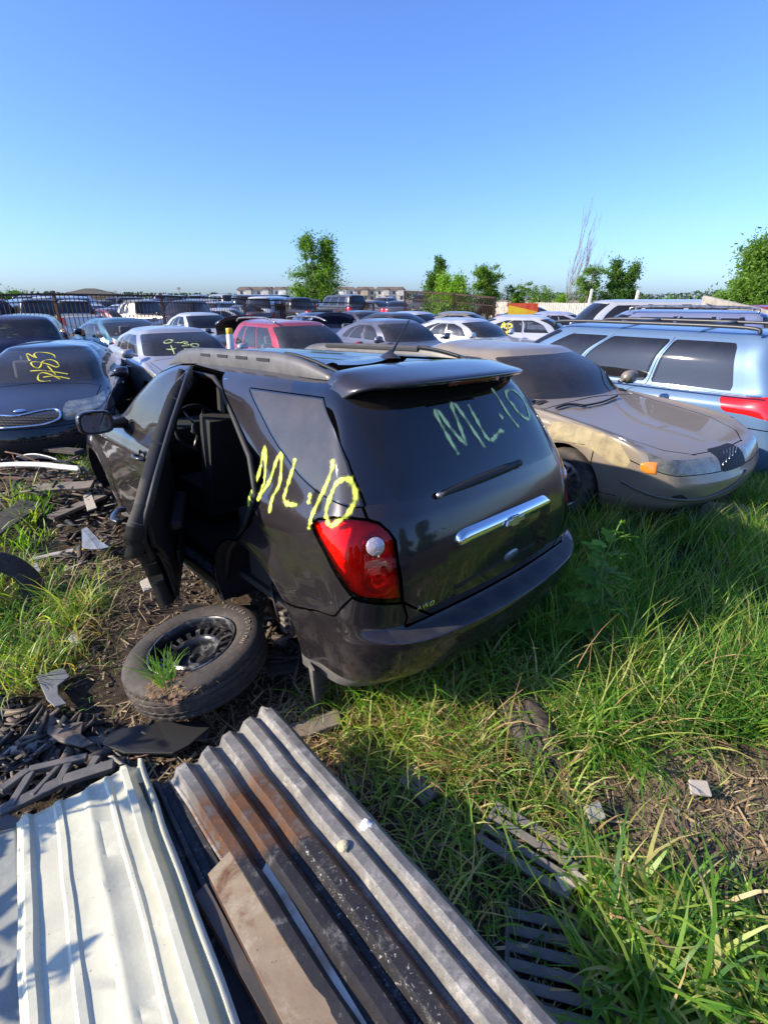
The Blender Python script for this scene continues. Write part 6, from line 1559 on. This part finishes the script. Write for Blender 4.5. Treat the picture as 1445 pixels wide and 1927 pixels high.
# ---------------------------------------------------------------- rubble
def rubble():
    PV=[];PF=[];n0=0
    base=[Vector(p) for p in ((1,0,-.3),(-.5,.85,-.3),(-.5,-.85,-.3),(.6,.5,.4),(-.8,.1,.45),(.3,-.7,.4),(0,0,.75))]
    fc=[[0,1,3],[1,2,4],[2,0,5],[3,1,4],[4,2,5],[5,0,3],[3,4,6],[4,5,6],[5,3,6]]
    R=random.Random(4)
    def put(x,y,s):
        nonlocal n0
        q=Quaternion((R.random()-.5,R.random()-.5,R.random()-.5,R.random()-.5)).normalized(); z=hgt(x,y)
        for b in base: v=q@(b*s*R.uniform(.6,1.2)); PV.append((v.x+x,v.y+y,v.z*.7+z+s*.15))
        for f in fc: PF.append([n0+i for i in f])
        n0+=7
    for _ in range(5200):
        a=R.random()
        if a<.75: x,y=R.uniform(-4.5,.3),R.uniform(.9,7)
        elif a<.9: x,y=R.uniform(.2,3),R.uniform(.6,4)
        else: x,y=R.uniform(-8,6),R.uniform(4,12)
        put(x,y,.004+.018*R.random()**4+.006*R.random())
    for px,py,sp,n_ in((230,1060,.55,700),(370,1100,.3,350),(1330,1530,.35,500),(150,960,.5,350),(330,1380,.5,300)):
        c=g(px,py)
        for _ in range(n_): put(c.x+R.gauss(0,sp*.5),c.y+R.gauss(0,sp*.5),.005+.022*R.random()**3)
    o=mkobj('rubble',PV,PF,simple('rubble',(.10,.075,.055),.95,var=(.30,.25,.19),vs=9,vr=(.45,.7)),smooth=False); tag(o,'small stones and clods of earth scattered over the yard','rubble',kind='stuff')
    # wood chips, straw and root fibres
    n=5200; cen=[(g(250,1040),.55),(g(330,1370),.3),(g(580,1345),.28),(g(200,1180),.6),(g(60,930),.6),(g(760,1400),.35),(g(1330,1530),.45),(g(1000,1600),.6)]
    V=[];F=[];T=[]
    for _ in range(n):
        c,s=R.choice(cen); x,y=c.x+R.gauss(0,s*.6),c.y+R.gauss(0,s*.6); L=.012+.07*R.random()**2; w_=.0012+.0035*R.random()**2; a=R.uniform(0,PI); z=hgt(x,y)+.006+.015*R.random()
        d=Vector((math.cos(a),math.sin(a),R.uniform(-.25,.35)))*L; s_=Vector((-math.sin(a),math.cos(a),R.uniform(-.5,.5)))*w_; p=Vector((x,y,z)); k=len(V)
        V+=[p-d-s_,p+d-s_,p+d+s_,p-d+s_]; F.append([k,k+1,k+2,k+3]); T+=[R.random()]*4
    o=fastmesh('straw_litter',V,F,leafmat('litter',(.085,.055,.035),(.42,.31,.17),.05),None,T); tag(o,'straw, root fibres and wood chips littered over the mud','litter',kind='stuff')
rubble()
# ---------------------------------------------------------------- grass
def blades(name,label,roots,hts,wid,lean,dry,droop=1.0,seed=0,mat=None):
    """curved blade strips; roots n x 2"""
    rg=np.random.default_rng(seed); n=len(roots); K=6
    az=rg.uniform(0,2*PI,n); ln=lean*(.4+.9*rg.random(n)); cu=droop*(.5+1.2*rg.random(n)**1.4)
    z=np.array([hgt(x,y) for x,y in roots]); t=np.linspace(0,1,K)[None,:]
    th=ln[:,None]+cu[:,None]*t**1.6            # angle from the vertical
    ds=hts[:,None]/(K-1); r=np.cumsum(np.sin(th)*ds,1)-np.sin(th[:,:1])*ds; h=np.cumsum(np.cos(th)*ds,1)-np.cos(th[:,:1])*ds
    az2=az[:,None]+.5*rg.normal(size=(n,1))*t
    X=roots[:,0,None]+r*np.cos(az2);Y=roots[:,1,None]+r*np.sin(az2);Z=z[:,None]+h-.01
    ww=wid[:,None]*np.array([.55,.95,1,.85,.55,.06])[None,:]/2; tw=az[:,None]+PI/2+.4*rg.normal(size=(n,1))+.6*rg.normal(size=(n,1))*t
    L=np.stack([X-np.cos(tw)*ww,Y-np.sin(tw)*ww,Z],2);Rr=np.stack([X+np.cos(tw)*ww,Y+np.sin(tw)*ww,Z+.15*ww],2)
    V=np.stack([L,Rr],2).reshape(-1,3); b=(np.arange(n)*2*K)[:,None]+(np.arange(K-1)*2)[None,:]
    F=np.stack([b,b+1,b+3,b+2],2).reshape(-1,4)
    tint=np.repeat(np.clip(dry+.22*rg.normal(size=n),0,1),2*K)
    o=fastmesh(name,V,F,mat or GRASSM,None,tint); tag(o,label,'grass',kind='stuff'); return o
def grassmat():
    m,nt,b=newmat('grass_blade'); a=node(nt,'ShaderNodeAttribute',attribute_name='tint')
    c=ramp(nt,a.outputs['Fac'],[(0,(.05,.15,.02)),(.35,(.14,.29,.03)),(.6,(.32,.42,.07)),(.8,(.55,.47,.20)),(1,(.46,.28,.15))])
    nt.links.new(c,b.inputs['Base Color']); b.inputs['Roughness'].default_value=.42; b.inputs['Specular IOR Level'].default_value=.4
    t=node(nt,'ShaderNodeBsdfTranslucent'); nt.links.new(mix(nt,1,c,(1.5,1.6,.5),'MULTIPLY'),t.inputs[0])
    ms=node(nt,'ShaderNodeMixShader'); ms.inputs[0].default_value=.42; nt.links.new(b.outputs[0],ms.inputs[1]); nt.links.new(t.outputs[0],ms.inputs[2]); nt.links.new(ms.outputs[0],nt.nodes['Material Output'].inputs[0])
    return m
GRASSM=grassmat()
def inpoly(P,poly): return sdp(P,poly)<0
def zone(poly_px,ncl,per,spread,seed,avoid=()):
    """tufts inside a ground polygon given in photo pixels"""
    rg=np.random.default_rng(seed); poly=[tuple(g(x,y)[:2]) for x,y in poly_px]; P_=np.array(poly); lo,hi=P_.min(0),P_.max(0)
    C=rg.uniform(lo,hi,(ncl*6,2)); C=C[inpoly(C,poly)]
    for a in avoid: C=C[~inpoly(C,[tuple(g(x,y)[:2]) for x,y in a])]
    C=C[:ncl]; k=rg.poisson(per,len(C)); idx=np.repeat(np.arange(len(C)),k); return C[idx]+rg.normal(size=(len(idx),2))*spread,idx
sheets_px=[(-100,1560),(250,1430),(320,1480),(505,1335),(1060,1927),(1060,2100),(-100,2100)]
bare_px=[(1100,1520),(1180,1440),(1300,1400),(1500,1400),(1500,1700),(1330,1710),(1180,1660)]
suv_px=[(300,1100),(470,1150),(600,1230),(790,1215),(1075,1030),(1070,900),(200,800)]
whl_px=[(240,1190),(500,1150),(520,1260),(440,1350),(300,1370),(230,1290)]
def mk(name,label,poly,ncl,per,spread,hm,hs,w,lean,dry,seed,avoid=(),droop=1.0):
    rts,idx=zone(poly,ncl,per,spread,seed,avoid); rg=np.random.default_rng(seed+100)
    ch=(hm+hs*rg.normal(size=idx.max()+1)).clip(hm*.35)[idx]; h=ch*(.55+.6*rg.random(len(idx))); dr=(dry+.21*rg.normal(size=idx.max()+1))[idx]
    return blades(name,label,rts,h,w*(.6+.8*rg.random(len(idx))),lean,dr,droop,seed)
av=(sheets_px,bare_px,suv_px,whl_px)
mk('grass','tall fine grass growing to the right of the SUV',[(1060,985),(1480,990),(1500,1330),(1060,1290),(960,1240)],260,28,.05,.34,.11,.0050,.22,.28,1,av,.75)
mk('grass','coarse sunlit grass and runners at the right edge',[(1040,1290),(1500,1240),(1500,1480),(1300,1450),(1150,1470),(1030,1400)],165,20,.045,.28,.11,.0078,.55,.36,2,av,1.2)
mk('grass','grass behind the bumper of the SUV with dry stalks',[(610,1290),(800,1250),(960,1210),(1080,1250),(1060,1460),(900,1500),(720,1500),(640,1400)],150,18,.045,.26,.10,.0072,.5,.56,3,av,1.2)
mk('grass','sparse grass between the corrugated sheet and the bare earth',[(690,1500),(1050,1450),(1230,1560),(1300,1700),(1250,1990),(1080,1990),(850,1690)],95,12,.05,.17,.08,.0065,.6,.50,4,av,1.25)
mk('grass','broad-bladed bright grass in the lower right corner',[(1120,1640),(1500,1640),(1560,2060),(1150,2060)],85,12,.05,.27,.10,.0135,.6,.38,5,(sheets_px,bare_px),1.1)
mk('grass','grass at the left edge beside the open door',[(-80,1080),(90,1060),(190,1150),(170,1260),(90,1330),(-80,1330)],95,18,.06,.23,.07,.0062,.4,.44,6,av,1.2)
mk('grass','grass tuft by the left edge above the yellow strip',[(-40,985),(90,960),(95,1045),(-40,1060)],16,22,.05,.26,.06,.011,.3,.30,7,(),.9)
mk('grass','thin scattered grass over the mud on the left',[(-60,1050),(260,1060),(240,1400),(-60,1400)],90,6,.08,.10,.03,.004,.5,.5,8,(whl_px,),1.2)
mk('grass','green grass between the navy and silver sedans',[(150,745),(235,735),(245,800),(130,830)],170,26,.09,.24,.05,.007,.25,.35,9,(),.8)
mk('grass','green tufts under the front fender of the SUV',[(120,860),(160,850),(165,900),(135,905)],40,24,.06,.22,.05,.007,.3,.35,10,(),.9)
mk('grass','yellow green grass strip along the iron fence',[(140,690),(205,690),(195,655),(150,655)],150,20,.25,.20,.05,.014,.3,.62,11,(),.8)
mk('grass','grass beyond the nose of the bronze sedan',[(1385,870),(1480,865),(1480,985),(1400,960)],150,26,.07,.20,.05,.006,.3,.35,12,(),.9)
mk('grass','short weeds and runners lying over the bare earth on the right',[(1180,1430),(1500,1430),(1500,1660),(1180,1660)],60,7,.08,.09,.03,.005,.9,.6,13,(),.8)
mk('grass','rough grass carrying on beyond the right edge of the photo',[(1480,930),(2300,900),(2300,1900),(1560,2000),(1500,1650)],430,20,.07,.24,.09,.0075,.4,.40,21,(),1.1)
mk('grass','rough grass carrying on beyond the left edge of the photo',[(-80,1060),(-700,1000),(-700,1500),(-80,1500)],120,16,.08,.20,.06,.0065,.4,.42,22,(),1.1)
# dry straw clump right of the mud flap and in the wheel
mk('dry_grass','dry straw tangle between the mud flap and the corrugated sheet',[(540,1330),(760,1300),(860,1400),(700,1480),(600,1420)],70,22,.07,.13,.04,.0032,.9,.86,14,(sheets_px,),1.4)
mk('dry_grass','reddish dry stalks in the grass behind the SUV',[(760,1340),(900,1330),(930,1450),(790,1480)],60,20,.06,.16,.04,.004,.5,.93,15,(),1.0)
# clump of roots and grass lying in the loose wheel
cl=g(330,1292,.30); bm=bmesh.new(); bmesh.ops.create_icosphere(bm,subdivisions=4,radius=.075)
for v in bm.verts:
    d=v.co.normalized(); v.co=d*(.085+.035*noise.noise(d*4)+.014*noise.noise(d*13)); v.co.z*=.45; v.co.x*=1.35
me=bpy.data.meshes.new('root_clod'); bm.to_mesh(me); bm.free(); me.materials.append(simple('clod',(.10,.06,.038),.95,var=(.26,.16,.09),vs=30,bs=80,bstr=.8,bd=.01)); o=bpy.data.objects.new('root_clod',me); col.objects.link(o); o.location=cl; tag(o,'clod of earth with grass roots lying in the loose wheel','clod')
rg=np.random.default_rng(3); n=150; V=[];F=[];T=[]
for k in range(n):
    gr=k<46; a=rg.uniform(0,2*PI); p=Vector((rg.normal()*.05*(1.3 if not gr else .5)+(-.03 if gr else .03),rg.normal()*.03,.03)); L=(.16+.10*rg.random()) if gr else (.03+.06*rg.random()); d=Vector((math.cos(a) if not gr else -.55+.5*rg.normal(),math.sin(a) if not gr else .55+.5*rg.normal(),.2 if not gr else .75)).normalized(); s_=d.cross(Vector((0,0,1))).normalized()*(.003 if gr else .0015)
    P_=[p+d*L*t-Vector((0,0,(.35 if gr else .6)*L*t*t)) for t in np.linspace(0,1,5)]; b=len(V)
    for i,q in enumerate(P_): V+=[q-s_*(1-i/5),q+s_*(1-i/5)]; T+=[.25+.2*rg.random() if gr else .9]*2
    for i in range(4): F.append([b+2*i,b+2*i+1,b+2*i+3,b+2*i+2])
fastmesh('grass_shoots',V,F,GRASSM,o,T)
# tall weed with lobed leaves right of the bumper
wd=empty('weed',gg(1112,1215)); wd.scale=(1.1,1.1,1.1); tag(wd,'tall leafy weed with lobed leaves right of the SUV bumper','weed')
WG=leafmat('weed_leaf',(.07,.19,.025),(.24,.42,.05),.45); R=random.Random(8)
st_=smoothpath([(0,0,-.02),(.01,0,.25),(-.02,.01,.48),(.015,0,.72)],6); MB().tube(st_,[.008*(1-.6*i/18) for i in range(19)],6).build('stem',simple('weed_stem',(.10,.20,.04),.6),wd)
V=[];F=[];T=[]
for k in range(30):
    t=.12+.88*(k/29); p=st_[min(18,int(t*18))]; a=k*2.4; L=(.19*(1-t)**.5+.05)*R.uniform(.8,1.15); up_=.05+.75*t
    d=Vector((math.cos(a),math.sin(a),up_*.6)).normalized(); s_=d.cross(Vector((0,0,1))).normalized(); tn=R.random()*.6+.4*(t>.8)
    for lob,(an,ll) in enumerate(((0,1),(.55,.72),(-.55,.72),(1.0,.42),(-1.0,.42))):
        if t>.8 and lob>2: continue
        dd=(d*math.cos(an)+s_*math.sin(an)); q0=p+d*L*.22; ss=dd.cross(Vector((0,0,1))).normalized(); b=len(V)
        for i,(u,w_) in enumerate(((0,.02),(.3,.12),(.6,.11),(.85,.05),(1,.0))):
            c=q0+dd*L*ll*u*.8-Vector((0,0,.35*L*(u*ll)**2*(1.3-t))); V+=[c-ss*w_*L,c+ss*w_*L+Vector((0,0,.01))]; T+=[tn]*2
        for i in range(4): F.append([b+2*i,b+2*i+1,b+2*i+3,b+2*i+2])
    b=len(V); V+=[p-s_*.002,p+s_*.002,p+d*L*.25+s_*.002,p+d*L*.25-s_*.002]; T+=[tn]*4; F.append([b,b+1,b+2,b+3])
fastmesh('leaves',V,F,WG,wd,T)

# tall weeds left of the frame whose shadows fall over the white sheet
for wl,(x,y,a,s_) in zip(('nearest the sheets','farthest back','closest to the camera','farthest left'),((-2.35,.85,.4,1.5),(-2.75,.35,2.0,1.7),(-2.1,.35,3.1,1.4),(-2.9,1.15,4.4,1.6))):
    c=copy_tree(wd); c.location=(x,y,hgt(x,y)); c.rotation_euler=(0,0,a); c.scale=(s_,s_,s_); c['label']='tall leafy weed beyond the left edge of the sheets, the one '+wl; c['group']='weeds beyond the left edge'

rg=np.random.default_rng(44)
rr_=[];
for px,py,n in ((800,1300,9),(850,1290,10),(905,1270,12),(960,1235,12),(1000,1215,10),(740,1325,9),(690,1345,8)):
    c=g(px,py); rr_+=[(c.x+rg.normal()*.035,c.y+rg.normal()*.035) for _ in range(n)]
rr_=np.array(rr_); blades('grass','tall broad grass blades arching up against the rear bumper',rr_,.42+.12*rg.normal(size=len(rr_)).clip(-1.5,1.5),.011*(.6+.7*rg.random(len(rr_))),.22,np.full(len(rr_),.30),1.25,45)
rr_=np.array([tuple(g(*p)[:2]) for p in ((790,1290),(1100,1300),(1195,1260),(1290,1250),(1010,1560),(1130,1380),(900,1420),(1240,1380),(1320,1330))for _ in range(3)])+rg.normal(size=(27,2))*.05
blades('seed_stalks','thin straw coloured seed stalks standing out of the grass',rr_,.50+.08*rg.random(27),np.full(27,.0045),.18,np.full(27,.80),.35,46)
